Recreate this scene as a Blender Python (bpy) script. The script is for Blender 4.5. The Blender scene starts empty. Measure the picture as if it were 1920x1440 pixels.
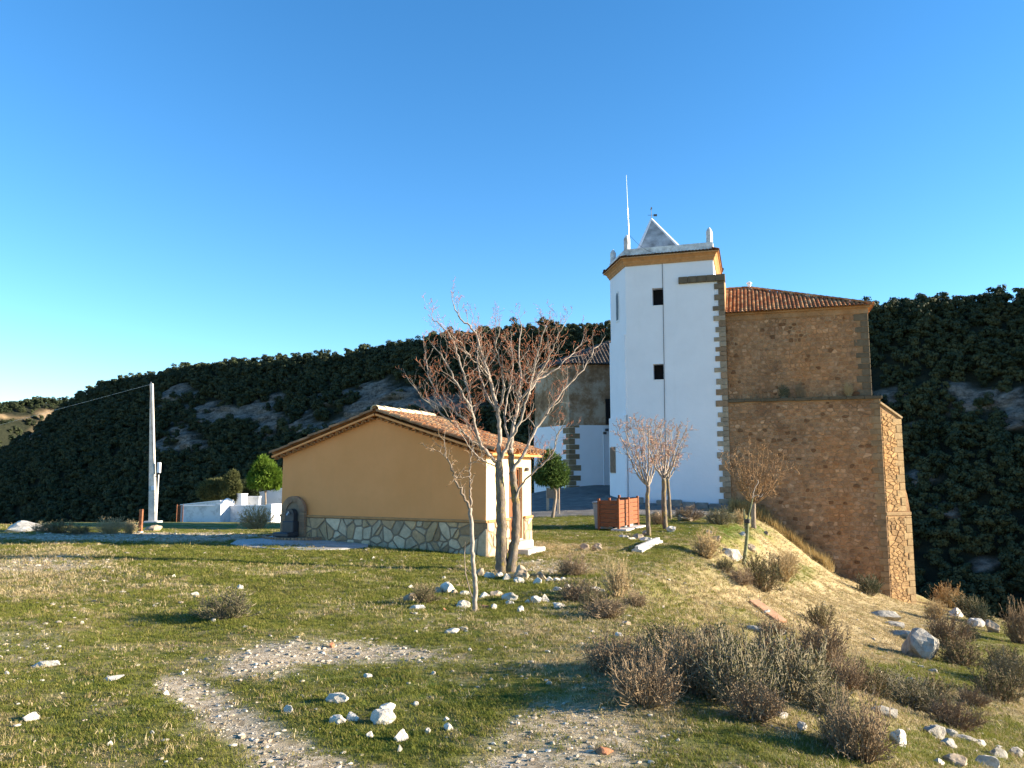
import bpy, bmesh, math, random
import numpy as np
from mathutils import Vector, Matrix, noise as mnoise

sc = bpy.context.scene
C = sc.collection
# ------------------------------------------------------------------ camera, sky, sun, exposure
EYE = 1.7
PITCH = math.radians(6.58)
F = 1440.0
cam_d = bpy.data.cameras.new('camera'); cam_d.lens = 27.0; cam_d.sensor_width = 36.0
cam_d.clip_start = 0.1; cam_d.clip_end = 6000
cam = bpy.data.objects.new('camera', cam_d); C.objects.link(cam)
cam.location = (0, 0, EYE); cam.rotation_euler = (math.pi/2 + PITCH, 0, 0)
sc.camera = cam

SUN_EL = math.radians(14.5)
SUN_AZ = math.radians(92.5)          # clockwise from +Y (the view direction) towards +X
w = bpy.data.worlds.new('World'); sc.world = w; w.use_nodes = True
nt = w.node_tree; nt.nodes.clear()
sky = nt.nodes.new('ShaderNodeTexSky'); sky.sky_type = 'NISHITA'; sky.sun_disc = False
sky.sun_elevation = SUN_EL; sky.sun_rotation = SUN_AZ
sky.altitude = 700; sky.air_density = 1.0; sky.dust_density = 0.0; sky.ozone_density = 3.0
hs = nt.nodes.new('ShaderNodeHueSaturation'); hs.inputs['Saturation'].default_value = 1.22
bg = nt.nodes.new('ShaderNodeBackground'); bg.inputs[1].default_value = 0.094
wo = nt.nodes.new('ShaderNodeOutputWorld')
nt.links.new(sky.outputs[0], hs.inputs['Color']); nt.links.new(hs.outputs[0], bg.inputs[0]); nt.links.new(bg.outputs[0], wo.inputs[0])

sd = bpy.data.lights.new('sun', 'SUN'); sd.energy = 5.0; sd.angle = math.radians(0.53); sd.color = (1.0, 0.86, 0.66)
sun = bpy.data.objects.new('sun', sd); C.objects.link(sun)
S = Vector((math.sin(SUN_AZ)*math.cos(SUN_EL), math.cos(SUN_AZ)*math.cos(SUN_EL), math.sin(SUN_EL)))
sun.rotation_euler = S.to_track_quat('Z', 'Y').to_euler(); sun.location = (30, -10, 40)
sc.view_settings.view_transform = 'Standard'; sc.view_settings.look = 'None'
sc.view_settings.exposure = 1.85; sc.view_settings.gamma = 1.0
sc.cycles.max_bounces = 5; sc.cycles.diffuse_bounces = 3; sc.cycles.transparent_max_bounces = 4
sc.cycles.use_denoising = True

# ------------------------------------------------------------------ measuring helpers
CP, SP = math.cos(PITCH), math.sin(PITCH)
def ray(x, y):
    u = (x-960)/F; v = (720-y)/F
    return (u, CP - v*SP, SP + v*CP)
def at(x, y, Y):
    r = ray(x, y); t = Y/r[1]
    return Vector((r[0]*t, Y, EYE + r[2]*t))
def zat(y, Y):
    return at(960, y, Y).z
def project(P):
    P = np.asarray(P, float); X, Y, Z = P[..., 0], P[..., 1], P[..., 2]-EYE
    d = Y*CP + Z*SP; d = np.where(d < 0.05, 0.05, d)
    return 960 + F*X/d, 720 - F*(-Y*SP + Z*CP)/d

# value noise on numpy arrays
_rs = np.random.RandomState(7); _T = _rs.rand(256, 256)
def vnoise(x, y):
    xi = np.floor(x).astype(int); yi = np.floor(y).astype(int); fx = x-xi; fy = y-yi
    fx = fx*fx*(3-2*fx); fy = fy*fy*(3-2*fy)
    a = _T[xi & 255, yi & 255]; b = _T[(xi+1) & 255, yi & 255]; c = _T[xi & 255, (yi+1) & 255]; d = _T[(xi+1) & 255, (yi+1) & 255]
    return (a*(1-fx)+b*fx)*(1-fy) + (c*(1-fx)+d*fx)*fy
def fbm(x, y, o=4):
    s = 0; a = .5; x = np.asarray(x, float); y = np.asarray(y, float)
    for i in range(o):
        s = s + a*vnoise(x+17.3*i, y-9.1*i); x = x*2.03; y = y*2.03; a *= .5
    return s/(1-.5**o)
def sstep(a, b, x):
    t = np.clip((x-a)/(b-a), 0, 1); return t*t*(3-2*t)

# ------------------------------------------------------------------ the ground's shape
_ctl = np.array([(0, 0, -1.62), (0, 4.5, -1.66), (-8, 5, -1.6), (-14, 12, -1.62), (-.63, 18.5, -1.99), (-6.36, 21.3, -1.74), (-.5, 10.5, -1.82), (-3.5, 9.7, -1.76),
    (-13, 20, -1.78), (-19, 28, -1.9), (-12, 25, -1.93), (-28.4, 62, -3.97), (-23, 70, -4.45), (-30, 42, -2.95), (-13, 30, -2.33), (-17, 40, -2.9), (-21, 52, -3.5), (-10, 52, -3.4), (-12, 70, -4.4), (4, 28.5, -2.15), (1.8, 34, -2.05), (12, 43, -2.0), (6.7, 44.7, -1.66),
    (5, 55, -.95), (12, 20, -2.0), (20, 40, -2.0), (8, 6, -1.75), (30, 30, -2.0), (1.2, 13, -1.9), (3.2, 20, -2.05), (0, 72, -3.8), (-4, 40, -2.6), (-40, 0, -1.6), (40, 0, -1.8), (0, -30, -1.5)], float)
def _phi(r2): return 0.5*r2*np.log(r2+1e-9)
_n = len(_ctl); _A = np.zeros((_n+3, _n+3)); _d2 = ((_ctl[:, None, :2]-_ctl[None, :, :2])**2).sum(-1)
_A[:_n, :_n] = _phi(_d2) + np.eye(_n)*.15; _A[:_n, _n] = 1; _A[:_n, _n+1:] = _ctl[:, :2]; _A[_n, :_n] = 1; _A[_n+1:, :_n] = _ctl[:, :2].T
_w = np.linalg.solve(_A, np.concatenate([_ctl[:, 2], np.zeros(3)]))
_rim = np.array([(55, -60), (45, -30), (38, 0), (31, 18), (25.5, 31), (25.5, 46), (24, 54), (14, 64), (9, 86), (-22, 90), (-40, 82), (-38, 60), (-29, 42), (-26, 34), (-33, 29), (-70, 24), (-90, -60)], float)
def rim_sd(X, Y):
    X = np.asarray(X, float); Y = np.asarray(Y, float); best = np.full(X.shape, 1e9); ins = np.zeros(X.shape, bool); n = len(_rim)
    for i in range(n):
        a = _rim[i]; b = _rim[(i+1) % n]; e = b-a
        t = np.clip(((X-a[0])*e[0]+(Y-a[1])*e[1])/(e@e), 0, 1)
        best = np.minimum(best, (X-a[0]-t*e[0])**2+(Y-a[1]-t*e[1])**2)
        c = ((a[1] > Y) != (b[1] > Y)) & (X < (b[0]-a[0])*(Y-a[1])/(b[1]-a[1]+1e-12)+a[0]); ins ^= c
    d = np.sqrt(best); return np.where(ins, -d, d)
def edge_x(Y): return np.interp(Y, [-30, 4.5, 9, 13, 20, 30, 40, 50], [1.5, 1.3, 1.3, 1.6, 3.6, 7.4, 11.6, 13.5])
def gz(X, Y, detail=True):
    X = np.asarray(X, float); Y = np.asarray(Y, float); sh = X.shape; X = X.ravel(); Y = Y.ravel()
    Xc = np.clip(X, -60, 45); Yc = np.clip(Y, -35, 90)
    z = np.full(X.shape, _w[_n]) + _w[_n+1]*Xc + _w[_n+2]*Yc
    for i in range(_n): z += _w[i]*_phi((Xc-_ctl[i, 0])**2+(Yc-_ctl[i, 1])**2)
    d = X-edge_x(Y) + (fbm(X*.35+3, Y*.35, 3)-.5)*1.2
    d = np.where(d > 0, d, 0); d = np.where(d < 1.5, d*d/3.0, d-.75)
    z -= (.42+.021*np.clip(Y, 0, 48))*5.0*(1-np.exp(-d/6.2))
    if detail:
        z += (fbm(X*.5, Y*.5, 3)-.5)*.16 + (fbm(X*2.1+5, Y*2.1, 3)-.5)*.05*np.where(np.hypot(X, Y) < 45, 1, .0)
    o = rim_sd(X, Y) + (fbm(X*.22, Y*.22+40, 3)-.5)*3.0
    o = np.where(o > 0, o, 0); o = np.where(o < 2, o*o/4.0, o-1)
    z = np.maximum(z-o*1.15, -62+fbm(X*.01, Y*.01)*10)
    return (z+EYE).reshape(sh)
def gzf(X, Y): return float(gz(np.array([X]), np.array([Y]))[0])
_tt = np.concatenate([np.arange(2, 25, .03), np.arange(25, 100, .08)])
def on_ground(x, y):
    r = ray(x, y); X = r[0]*_tt/r[1]; z = EYE + r[2]*_tt/r[1]; g = gz(X, _tt)
    k = np.nonzero(z < g)[0]; i = k[0] if len(k) else len(_tt)-1
    return Vector((float(X[i]), float(_tt[i]), float(g[i])))

# ------------------------------------------------------------------ object helpers
ORI = {}
def tag(o, label, cat=None, group=None, kind=None):
    if label: o['label'] = label
    if cat: o['category'] = cat
    if group: o['group'] = group
    if kind: o['kind'] = kind
    return o
def thing(name, label, cat, loc, group=None):
    o = bpy.data.objects.new(name, None); C.objects.link(o); o.location = loc; o.empty_display_size = .2
    ORI[o.name] = Vector(loc); tag(o, label, cat, group); return o
def link(name, me, parent=None, origin=None):
    o = bpy.data.objects.new(name, me); C.objects.link(o)
    if parent is not None: o.parent = parent
    return o
class MB:
    def __init__(s): s.v = []; s.f = []; s.t = []
    def add(s, vs, fs, tint=None):
        n = len(s.v); s.v.extend([tuple(p) for p in vs]); s.f.extend([tuple(i+n for i in f) for f in fs])
        s.t.extend([tint]*len(fs)); return s
    def box(s, c, ax, ay, az, hx, hy, hz, tint=None):
        c = Vector(c); ax = Vector(ax)*hx; ay = Vector(ay)*hy; az = Vector(az)*hz
        vs = [c+sx*ax+sy*ay+sz*az for sz in (-1, 1) for sy in (-1, 1) for sx in (-1, 1)]
        return s.add(vs, [(0, 2, 3, 1), (4, 5, 7, 6), (0, 1, 5, 4), (2, 6, 7, 3), (0, 4, 6, 2), (1, 3, 7, 5)], tint)
    def bevbox(s, c, ax, ay, az, hx, hy, hz, b=.02, tint=None):
        ax, ay, az, c = Vector(ax), Vector(ay), Vector(az), Vector(c); vs = []
        for dx in (-1, 1):
            for dy in (-1, 1):
                for dz in (-1, 1):
                    for k in range(3):
                        q = [hx, hy, hz]
                        for m in range(3):
                            if m != k: q[m] -= b
                        vs.append(c+ax*dx*q[0]+ay*dy*q[1]+az*dz*q[2])
        bm = bmesh.new(); bv = [bm.verts.new(p) for p in vs]; r = bmesh.ops.convex_hull(bm, input=bv)
        bm.verts.index_update(); V_ = [v.co.copy() for v in bm.verts]; F_ = [[v.index for v in f.verts] for f in bm.faces]; bm.free()
        return s.add(V_, F_, tint)
    def prism(s, poly, ext, tint=None, cap=True):
        n = len(poly); ext = Vector(ext); vs = [Vector(p) for p in poly] + [Vector(p)+ext for p in poly]
        fs = [(i, (i+1) % n, n+(i+1) % n, n+i) for i in range(n)]
        if cap: fs += [tuple(range(n))[::-1], tuple(range(n, 2*n))]
        return s.add(vs, fs, tint)
    def tube(s, path, rad, n=6, tint=None, cap=True):
        path = [Vector(p) for p in path]; m = len(path); vs = []; up = None
        for i in range(m):
            d = (path[min(i+1, m-1)]-path[max(i-1, 0)])
            d = d.normalized() if d.length > 1e-7 else Vector((0, 0, 1))
            if up is None: up = d.orthogonal().normalized()
            a = up - d*up.dot(d); a = a.normalized() if a.length > 1e-5 else d.orthogonal().normalized(); up = a; b = d.cross(a)
            r = rad[i] if hasattr(rad, '__len__') else rad
            vs += [path[i]+(a*math.cos(6.28318*k/n)+b*math.sin(6.28318*k/n))*r for k in range(n)]
        fs = [(i*n+k, i*n+(k+1) % n, (i+1)*n+(k+1) % n, (i+1)*n+k) for i in range(m-1) for k in range(n)]
        if cap: fs += [tuple(range(n))[::-1], tuple(range((m-1)*n, m*n))]
        return s.add(vs, fs, tint)
    def mesh(s, name, mat, off=None, smooth=False):
        v = np.array(s.v, float).reshape(-1, 3)
        if off is not None: v = v-np.array(off)
        me = bpy.data.meshes.new(name); me.from_pydata(v.tolist(), [], s.f); me.materials.append(mat)
        if any(t is not None for t in s.t):
            at_ = me.attributes.new('tint', 'FLOAT_COLOR', 'FACE')
            at_.data.foreach_set('color', np.array([(t[0], t[1], t[2], 1.0) if t is not None else (1, 1, 1, 1) for t in s.t], np.float32).ravel())
        if smooth: me.polygons.foreach_set('use_smooth', [True]*len(me.polygons))
        return me
    def build(s, name, mat, parent=None, smooth=False, origin=None):
        off = ORI[parent.name] if parent is not None else (Vector(origin) if origin is not None else Vector((0, 0, 0)))
        o = link(name, s.mesh(name, mat, off, smooth), parent)
        if parent is None: o.location = off
        ORI[o.name] = Vector(off); return o
def fix_normals(me):
    bm = bmesh.new(); bm.from_mesh(me); bmesh.ops.recalc_face_normals(bm, faces=bm.faces); bm.to_mesh(me); bm.free()
def np_mesh(name, V, Fq, mat, smooth=True):
    me = bpy.data.meshes.new(name); me.vertices.add(len(V)); me.vertices.foreach_set('co', np.asarray(V, np.float32).ravel())
    k = Fq.shape[1]; me.loops.add(Fq.size); me.loops.foreach_set('vertex_index', Fq.ravel().astype(np.int32))
    me.polygons.add(len(Fq)); me.polygons.foreach_set('loop_start', np.arange(0, Fq.size, k, dtype=np.int32)); me.polygons.foreach_set('loop_total', np.full(len(Fq), k, np.int32))
    me.update(calc_edges=True); me.materials.append(mat)
    if smooth: me.polygons.foreach_set('use_smooth', np.ones(len(Fq), bool))
    return me
def vattr(me, name, arr):
    a = me.attributes.new(name, 'FLOAT', 'POINT'); a.data.foreach_set('value', np.asarray(arr, np.float32).ravel())
def grid_faces(nx, ny):
    i = np.arange(nx-1)[None, :]; j = np.arange(ny-1)[:, None]; a = (j*nx+i)
    return np.stack([a, a+1, a+nx+1, a+nx], -1).reshape(-1, 4)

# ------------------------------------------------------------------ material helpers
class NT:
    def __init__(s, name, rough=.9, spec=.2):
        s.m = bpy.data.materials.new(name); s.m.use_nodes = True; s.t = s.m.node_tree; s.b = s.t.nodes['Principled BSDF']
        s.b.inputs['Roughness'].default_value = rough; s.b.inputs['Specular IOR Level'].default_value = spec
        s.pos = s.t.nodes.new('ShaderNodeNewGeometry').outputs['Position']
    def L(s, a, b): s.t.links.new(a, b)
    def val(s, inp, v):
        if hasattr(v, 'is_output'): s.L(v, inp)
        elif isinstance(v, (tuple, list)): inp.default_value = tuple(v)+((1,) if len(v) == 3 and len(inp.default_value) == 4 else ())
        else: inp.default_value = v
    def noise(s, scale, detail=5, rough=.6, vec=None, stretch=None, dist=0):
        n = s.t.nodes.new('ShaderNodeTexNoise'); n.inputs['Scale'].default_value = scale; n.inputs['Detail'].default_value = detail; n.inputs['Roughness'].default_value = rough; n.inputs['Distortion'].default_value = dist
        v = vec or s.pos
        if stretch:
            mp = s.t.nodes.new('ShaderNodeMapping'); mp.inputs['Scale'].default_value = stretch; s.L(v, mp.inputs[0]); v = mp.outputs[0]
        s.L(v, n.inputs['Vector']); return n.outputs['Fac']
    def voro(s, scale, feature='F1', out='Distance', vec=None):
        n = s.t.nodes.new('ShaderNodeTexVoronoi'); n.feature = feature; n.inputs['Scale'].default_value = scale; s.L(vec or s.pos, n.inputs['Vector']); return n.outputs[out]
    def ramp(s, fac, stops, const=False):
        r = s.t.nodes.new('ShaderNodeValToRGB'); e = r.color_ramp.elements
        if const: r.color_ramp.interpolation = 'CONSTANT'
        while len(e) < len(stops): e.new(.5)
        for k, (p, c) in enumerate(stops):
            e[k].position = p; e[k].color = (c, c, c, 1) if not isinstance(c, (tuple, list)) else tuple(c)+(1,)
        s.L(fac, r.inputs[0]); return r.outputs[0]
    def mix(s, fac, a, b, mode='MIX'):
        n = s.t.nodes.new('ShaderNodeMix'); n.data_type = 'RGBA'; n.blend_type = mode
        s.val(n.inputs[0], fac); s.val(n.inputs[6], a); s.val(n.inputs[7], b); return n.outputs[2]
    def math(s, op, a, b=0.0):
        n = s.t.nodes.new('ShaderNodeMath'); n.operation = op; s.val(n.inputs[0], a); s.val(n.inputs[1], b); return n.outputs[0]
    def attr(s, name, out='Fac'):
        n = s.t.nodes.new('ShaderNodeAttribute'); n.attribute_name = name; return n.outputs[out]
    def rnd(s): return s.t.nodes.new('ShaderNodeObjectInfo').outputs['Random']
    def color(s, c): s.val(s.b.inputs['Base Color'], c); return s
    def bump(s, h, strength=.5, dist=.02):
        n = s.t.nodes.new('ShaderNodeBump'); n.inputs['Strength'].default_value = strength; n.inputs['Distance'].default_value = dist
        s.L(h, n.inputs['Height']); s.L(n.outputs[0], s.b.inputs['Normal']); return s
def simple(name, c, rough=.85, var=.25, scale=6, bump=.3, bd=.01, spec=.2, metal=0, stretch=None):
    n = NT(name, rough, spec); f = n.noise(scale, 6, .62, stretch=stretch)
    lo = tuple(x*(1-var) for x in c); hi = tuple(min(1, x*(1+var)) for x in c)
    n.color(n.ramp(f, [(.3, lo), (.7, hi)])); n.b.inputs['Metallic'].default_value = metal
    if bump: n.bump(n.noise(scale*5, 4, .6, stretch=stretch), bump, bd)
    return n.m
def tinted(name, c, rough=.9, var=.2, scale=9, bump=.5, bd=.015, large=False):
    n = NT(name, rough); f = n.noise(scale, 6, .65)
    base = n.ramp(f, [(.28, tuple(x*(1-var) for x in c)), (.72, tuple(min(1, x*(1+var)) for x in c))])
    if large: base = n.mix(1.0, base, n.ramp(n.noise(.33, 5, .65), [(.33, (.66, .62, .62)), (.5, (1, 1, 1)), (.68, (1.12, .98, .84))]), 'MULTIPLY')
    n.color(n.mix(1.0, base, n.attr('tint', 'Color'), 'MULTIPLY')); n.bump(n.noise(scale*3, 5, .65), bump, bd); return n.m

MAT = {}
def mk():
    m = MAT
    # ground
    n = NT('earth_and_turf', .95, .1)
    soil = n.ramp(n.noise(1.3, 8, .7), [(.3, (.20, .145, .085)), (.5, (.32, .24, .145)), (.72, (.44, .35, .22))])
    turf = n.ramp(n.noise(2.2, 8, .72), [(.28, (.13, .11, .03)), (.48, (.155, .16, .03)), (.7, (.215, .195, .05))])
    lush = n.ramp(n.noise(3.1, 6, .7), [(.3, (.045, .075, .012)), (.7, (.095, .15, .02))])
    straw = n.ramp(n.noise(4.0, 8, .75), [(.25, (.22, .165, .085)), (.5, (.40, .31, .165)), (.75, (.52, .43, .26))])
    gra = n.ramp(n.voro(26.0, out='Color'), [(.15, (.22, .18, .13)), (.5, (.46, .40, .30)), (.85, (.66, .60, .50))])
    gra = n.mix(.45, gra, soil)
    c = n.mix(n.attr('lush'), turf, lush)
    pat = n.ramp(n.noise(.9, 9, .72), [(.47, 0), (.62, 1)])
    c = n.mix(n.math('MULTIPLY', pat, .75), c, soil)
    c = n.mix(n.attr('straw'), c, straw)
    c = n.mix(n.attr('gravel'), c, gra)
    plz = n.ramp(n.noise(1.4, 7, .7), [(.3, (.10, .095, .09)), (.7, (.22, .21, .195))])
    c = n.mix(n.attr('plaza'), c, plz)
    rockc = n.ramp(n.noise(.35, 8, .7), [(.3, (.16, .13, .10)), (.7, (.40, .34, .27))])
    c = n.mix(n.attr('cliff'), c, rockc)
    n.color(c); n.bump(n.noise(22, 6, .75), .9, .05); m['ground'] = n.m
    # hills
    for nm, d in (('hill', 1.0), ('far_hill', 1.0)):
        n = NT(nm+'_soil_and_limestone', .95, .1)
        scrub = n.ramp(n.noise(.25, 8, .7), [(.3, (.012, .016, .01)), (.7, (.032, .034, .02))])
        rk = n.ramp(n.math('ADD', n.math('MULTIPLY', n.noise(.22, 9, .8, stretch=(1, 1, 2.6)), .7), n.math('MULTIPLY', n.noise(.9, 6, .8, stretch=(1, 1, .5)), .3)), [(.40, (.02, .02, .018)), (.49, (.11, .098, .082)), (.64, (.27, .24, .20))])
        if nm == 'far_hill': rk = n.ramp(n.noise(.05, 9, .72, stretch=(1, 1, 1.5)), [(.3, (.07, .045, .025)), (.46, (.22, .155, .09)), (.7, (.36, .27, .17))])
        n.color(n.mix(n.attr('rock'), scrub, rk)); n.bump(n.noise(.6, 8, .7), .8, 1.0); m[nm] = n.m
    # building
    n = NT('ochre_render', .92, .1); f = n.noise(.7, 7, .65); g = n.noise(9, 5, .6)
    c = n.ramp(f, [(.3, (.76, .315, .11)), (.7, (.86, .365, .14))]); c = n.mix(n.math('MULTIPLY', g, .18), c, (.58, .26, .09)); st = n.ramp(n.noise(2.2, 6, .7, stretch=(1, 1, .12)), [(.5, 0), (.75, 1)])
    c = n.mix(n.math('MULTIPLY', st, .10), c, (.36, .21, .10)); n.color(c); n.bump(n.noise(60, 4, .6), .35, .006); m['ochre'] = n.m
    n = NT('white_limewash', .9, .15); f = n.noise(.5, 8, .68); c = n.ramp(f, [(.3, (.68, .69, .73)), (.65, (.74, .75, .79))])
    st = n.ramp(n.noise(1.7, 7, .72, stretch=(1, 1, .15)), [(.55, 0), (.8, 1)]); c = n.mix(n.math('MULTIPLY', st, .13), c, (.50, .49, .46))
    n.color(c); n.bump(n.noise(7, 7, .7), .5, .015); m['white'] = n.m
    n = NT('stained_limewash', .9, .15); f = n.noise(1.6, 8, .72); c = n.ramp(f, [(.36, (.34, .33, .33)), (.6, (.74, .74, .74))]); n.color(c); n.bump(n.noise(12, 6, .7), .5, .02); m['stained'] = n.m
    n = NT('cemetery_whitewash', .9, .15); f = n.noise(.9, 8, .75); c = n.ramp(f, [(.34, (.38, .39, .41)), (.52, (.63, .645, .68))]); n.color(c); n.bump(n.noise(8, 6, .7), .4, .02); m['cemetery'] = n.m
    n = NT('old_brown_plaster', .95, .1); f = n.noise(.55, 9, .75); c = n.ramp(f, [(.34, (.10, .06, .035)), (.48, (.26, .165, .095)), (.60, (.42, .34, .25))]); n.color(c); n.bump(n.noise(5, 7, .75), .8, .05); m['brown_plaster'] = n.m
    n = NT('rubble_mortar', .95, .1); f = n.noise(.9, 9, .72); c = n.ramp(f, [(.3, (.22, .125, .065)), (.5, (.32, .19, .10)), (.72, (.42, .275, .165))]); c = n.mix(1.0, c, n.ramp(n.noise(.33, 5, .65), [(.33, (.66, .62, .62)), (.5, (1, 1, 1)), (.68, (1.12, .98, .84))]), 'MULTIPLY'); n.color(c); n.bump(n.noise(9, 8, .75), .9, .05); m['mortar'] = n.m
    m['rubble'] = tinted('rubble_stone', (.335, .20, .115), var=.3, scale=5, bump=.9, bd=.03, large=True)
    m['quoin'] = tinted('dressed_stone', (.30, .235, .165), var=.28, scale=4, bump=.8, bd=.025)
    m['basestone'] = tinted('cladding_stone', (.56, .425, .285), var=.24, scale=7, bump=.7, bd=.02)
    m['basemortar'] = simple('cladding_mortar', (.23, .175, .125), .95, .2, 8)
    m['cornice'] = simple('ochre_cornice', (.44, .225, .095), .9, .2, 4)
    m['darkstone'] = simple('lichened_stone', (.13, .12, .095), .95, .45, 5, .7, .03)
    n = NT('clay_tile', .9, .15); r = n.rnd(); base = n.ramp(r, [(0, (.24, .085, .035)), (.25, (.31, .125, .05)), (.5, (.36, .18, .085)), (.75, (.42, .27, .14)), (1, (.19, .07, .035))])
    sp = n.ramp(n.noise(9, 6, .7), [(.45, 0), (.62, 1)]); c = n.mix(n.math('MULTIPLY', sp, .4), base, (.46, .36, .22)); dk = n.ramp(n.noise(14, 5, .7), [(.55, 0), (.72, 1)]); c = n.mix(n.math('MULTIPLY', dk, .7), c, (.07, .045, .03))
    n.color(c); n.bump(n.noise(40, 4, .6), .4, .01); m['tile'] = n.m
    m['tile_t'] = tinted('old_clay_tile', (.36, .155, .065), var=.4, scale=2.2, bump=.5, bd=.02)
    m['tile_dark'] = tinted('weathered_dark_tile', (.105, .085, .07), var=.4, scale=2.2, bump=.5, bd=.02)
    m['spire'] = simple('weathered_grey_render', (.36, .36, .37), .92, .5, 1.3, .6, .03)
    m['black'] = simple('dark_interior', (.012, .011, .012), 1, .2, 2, 0)
    m['door'] = simple('brown_door_wood', (.19, .075, .03), .6, .35, 3, .4, .006, stretch=(8, 8, 1))
    m['iron'] = simple('black_iron', (.035, .034, .038), .5, .3, 6, .2, .004, spec=.5)
    m['steel'] = simple('galvanised_steel', (.55, .56, .58), .45, .12, 9, .1, .002, spec=.5, metal=.6)
    m['cable'] = simple('black_cable', (.03, .03, .032), .6, .2, 9, 0)
    m['concrete'] = simple('pale_concrete', (.50, .48, .44), .9, .25, 3, .5, .01)
    m['wetpad'] = simple('worn_concrete_pad', (.36, .355, .35), .6, .22, 2, .3, .006, spec=.4)
    m['kerbstone'] = simple('grey_kerb_stone', (.22, .205, .185), .92, .35, 3, .7, .03)
    n = NT('brick', .9, .15); r = n.rnd(); c = n.ramp(r, [(0, (.30, .17, .10)), (.5, (.38, .235, .14)), (1, (.25, .15, .095))]); c = n.mix(n.math('MULTIPLY', n.noise(12, 5, .7), .5), c, (.22, .16, .12)); n.color(c); n.bump(n.noise(30, 5, .6), .6, .01); m['brick'] = n.m
    m['wood'] = simple('red_brown_stained_boards', (.21, .075, .033), .7, .3, 5, .4, .006, stretch=(1, 1, 9))
    m['grey_wood'] = simple('weathered_post_wood', (.36, .29, .22), .9, .3, 6, .5, .01, stretch=(6, 6, 1))
    m['board'] = simple('brown_sign_board', (.20, .13, .085), .8, .25, 5, .3, .005)
    m['plastic'] = simple('grey_plastic', (.27, .29, .29), .55, .12, 3, .1, .004, spec=.4)
    m['rust'] = simple('rusty_iron', (.22, .09, .045), .85, .45, 9, .5, .006)
    m['orange_plank'] = simple('reddish_plank', (.55, .30, .17), .85, .25, 5, .4, .006)
    # stone
    for nm, lo, hi in (('rock', (.36, .31, .24), (.76, .72, .64)), ('rock_brown', (.22, .16, .10), (.52, .42, .31)), ('rock_grey', (.20, .18, .15), (.52, .48, .41)), ('rock_red', (.34, .14, .07), (.50, .24, .13))):
        n = NT('limestone_'+nm, .92, .15); f = n.noise(6, 8, .75); c = n.ramp(f, [(.3, lo), (.52, tuple((a+b)/2 for a, b in zip(lo, hi))), (.72, hi)]); n.color(c); n.bump(n.noise(14, 8, .75), .9, .03); m[nm] = n.m
    n = NT('pebble', .92, .15); n.color(n.ramp(n.rnd(), [(0, (.24, .19, .13)), (.4, (.38, .33, .25)), (.75, (.56, .51, .42)), (1, (.34, .25, .18))])); m['pebble'] = n.m
    # plants
    def leaf(nm, stops, rough=.75, tr=0.0):
        n = NT(nm, rough, .2); c = n.ramp(n.rnd(), stops); c = n.mix(n.math('MULTIPLY', n.noise(3.0, 3, .6), .5), c, tuple(x*.6 for x in stops[0][1])); n.color(c)
        if tr:
            tl = n.t.nodes.new('ShaderNodeBsdfTranslucent'); n.L(c, tl.inputs[0]); mx = n.t.nodes.new('ShaderNodeMixShader'); mx.inputs[0].default_value = tr
            out = n.t.nodes['Material Output']; n.L(n.b.outputs[0], mx.inputs[1]); n.L(tl.outputs[0], mx.inputs[2]); n.L(mx.outputs[0], out.inputs[0])
        return n.m
    m['grass'] = leaf('green_grass', [(0, (.12, .14, .022)), (.4, (.175, .195, .03)), (.75, (.235, .225, .045)), (1, (.34, .275, .095))], tr=.35)
    m['straw'] = leaf('dry_grass', [(0, (.30, .22, .10)), (.5, (.46, .36, .19)), (1, (.60, .50, .31))], tr=.25)
    m['tallstraw'] = leaf('tall_dry_grass', [(0, (.30, .20, .075)), (.5, (.42, .30, .12)), (1, (.52, .40, .19))], tr=.25)
    m['forest'] = leaf('pine_forest_leaf', [(0, (.022, .034, .015)), (.5, (.036, .048, .02)), (1, (.065, .072, .03))])
    m['pine'] = leaf('pine_needles', [(0, (.06, .105, .02)), (1, (.085, .14, .03))], tr=.25)
    m['pine_bright'] = leaf('bright_pine_needles', [(0, (.13, .21, .025)), (1, (.17, .25, .035))], tr=.3)
    m['olive_leaf'] = leaf('grey_green_leaf', [(0, (.09, .10, .035)), (1, (.13, .13, .05))], tr=.2)
    m['darkleaf'] = leaf('dark_evergreen_leaf', [(0, (.035, .05, .02)), (1, (.055, .07, .03))], tr=.1)
    m['bark'] = simple('grey_brown_bark', (.24, .19, .145), .9, .45, 14, .8, .02, stretch=(1, 1, .3))
    n = NT('lichened_bark', .9, .15); f = n.noise(16, 7, .7, stretch=(1, 1, .35)); c = n.ramp(f, [(.3, (.07, .055, .042)), (.55, (.19, .15, .115)), (.75, (.30, .26, .21))]); li = n.ramp(n.noise(5, 6, .7), [(.5, 0), (.66, 1)]); c = n.mix(n.math('MULTIPLY', li, .8), c, (.30, .22, .05)); n.color(c); n.bump(n.noise(30, 5, .7, stretch=(1, 1, .3)), .9, .02); m['bark_lichen'] = n.m
    m['branch'] = simple('pale_grey_branch_bark', (.28, .235, .195), .85, .45, 12, .4, .006)
    m['twig_orange'] = simple('orange_brown_twigs', (.40, .16, .085), .85, .3, 8, 0)
    m['twig_pink'] = simple('pinkish_twigs', (.46, .27, .19), .85, .3, 8, 0)
    m['twig_brown'] = simple('brown_twigs', (.27, .17, .09), .9, .35, 7, 0)
    def twig(nm, stops):
        n = NT(nm, .92, .1); c = n.ramp(n.rnd(), stops); f = n.noise(7, 4, .7); n.color(n.mix(n.math('MULTIPLY', f, .7), c, tuple(x*.45 for x in stops[0][1]))); return n.m
    m['shrub_brown'] = twig('dry_brown_shrub_twigs', [(0, (.24, .17, .105)), (.5, (.33, .245, .15)), (1, (.28, .20, .13))])
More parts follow.
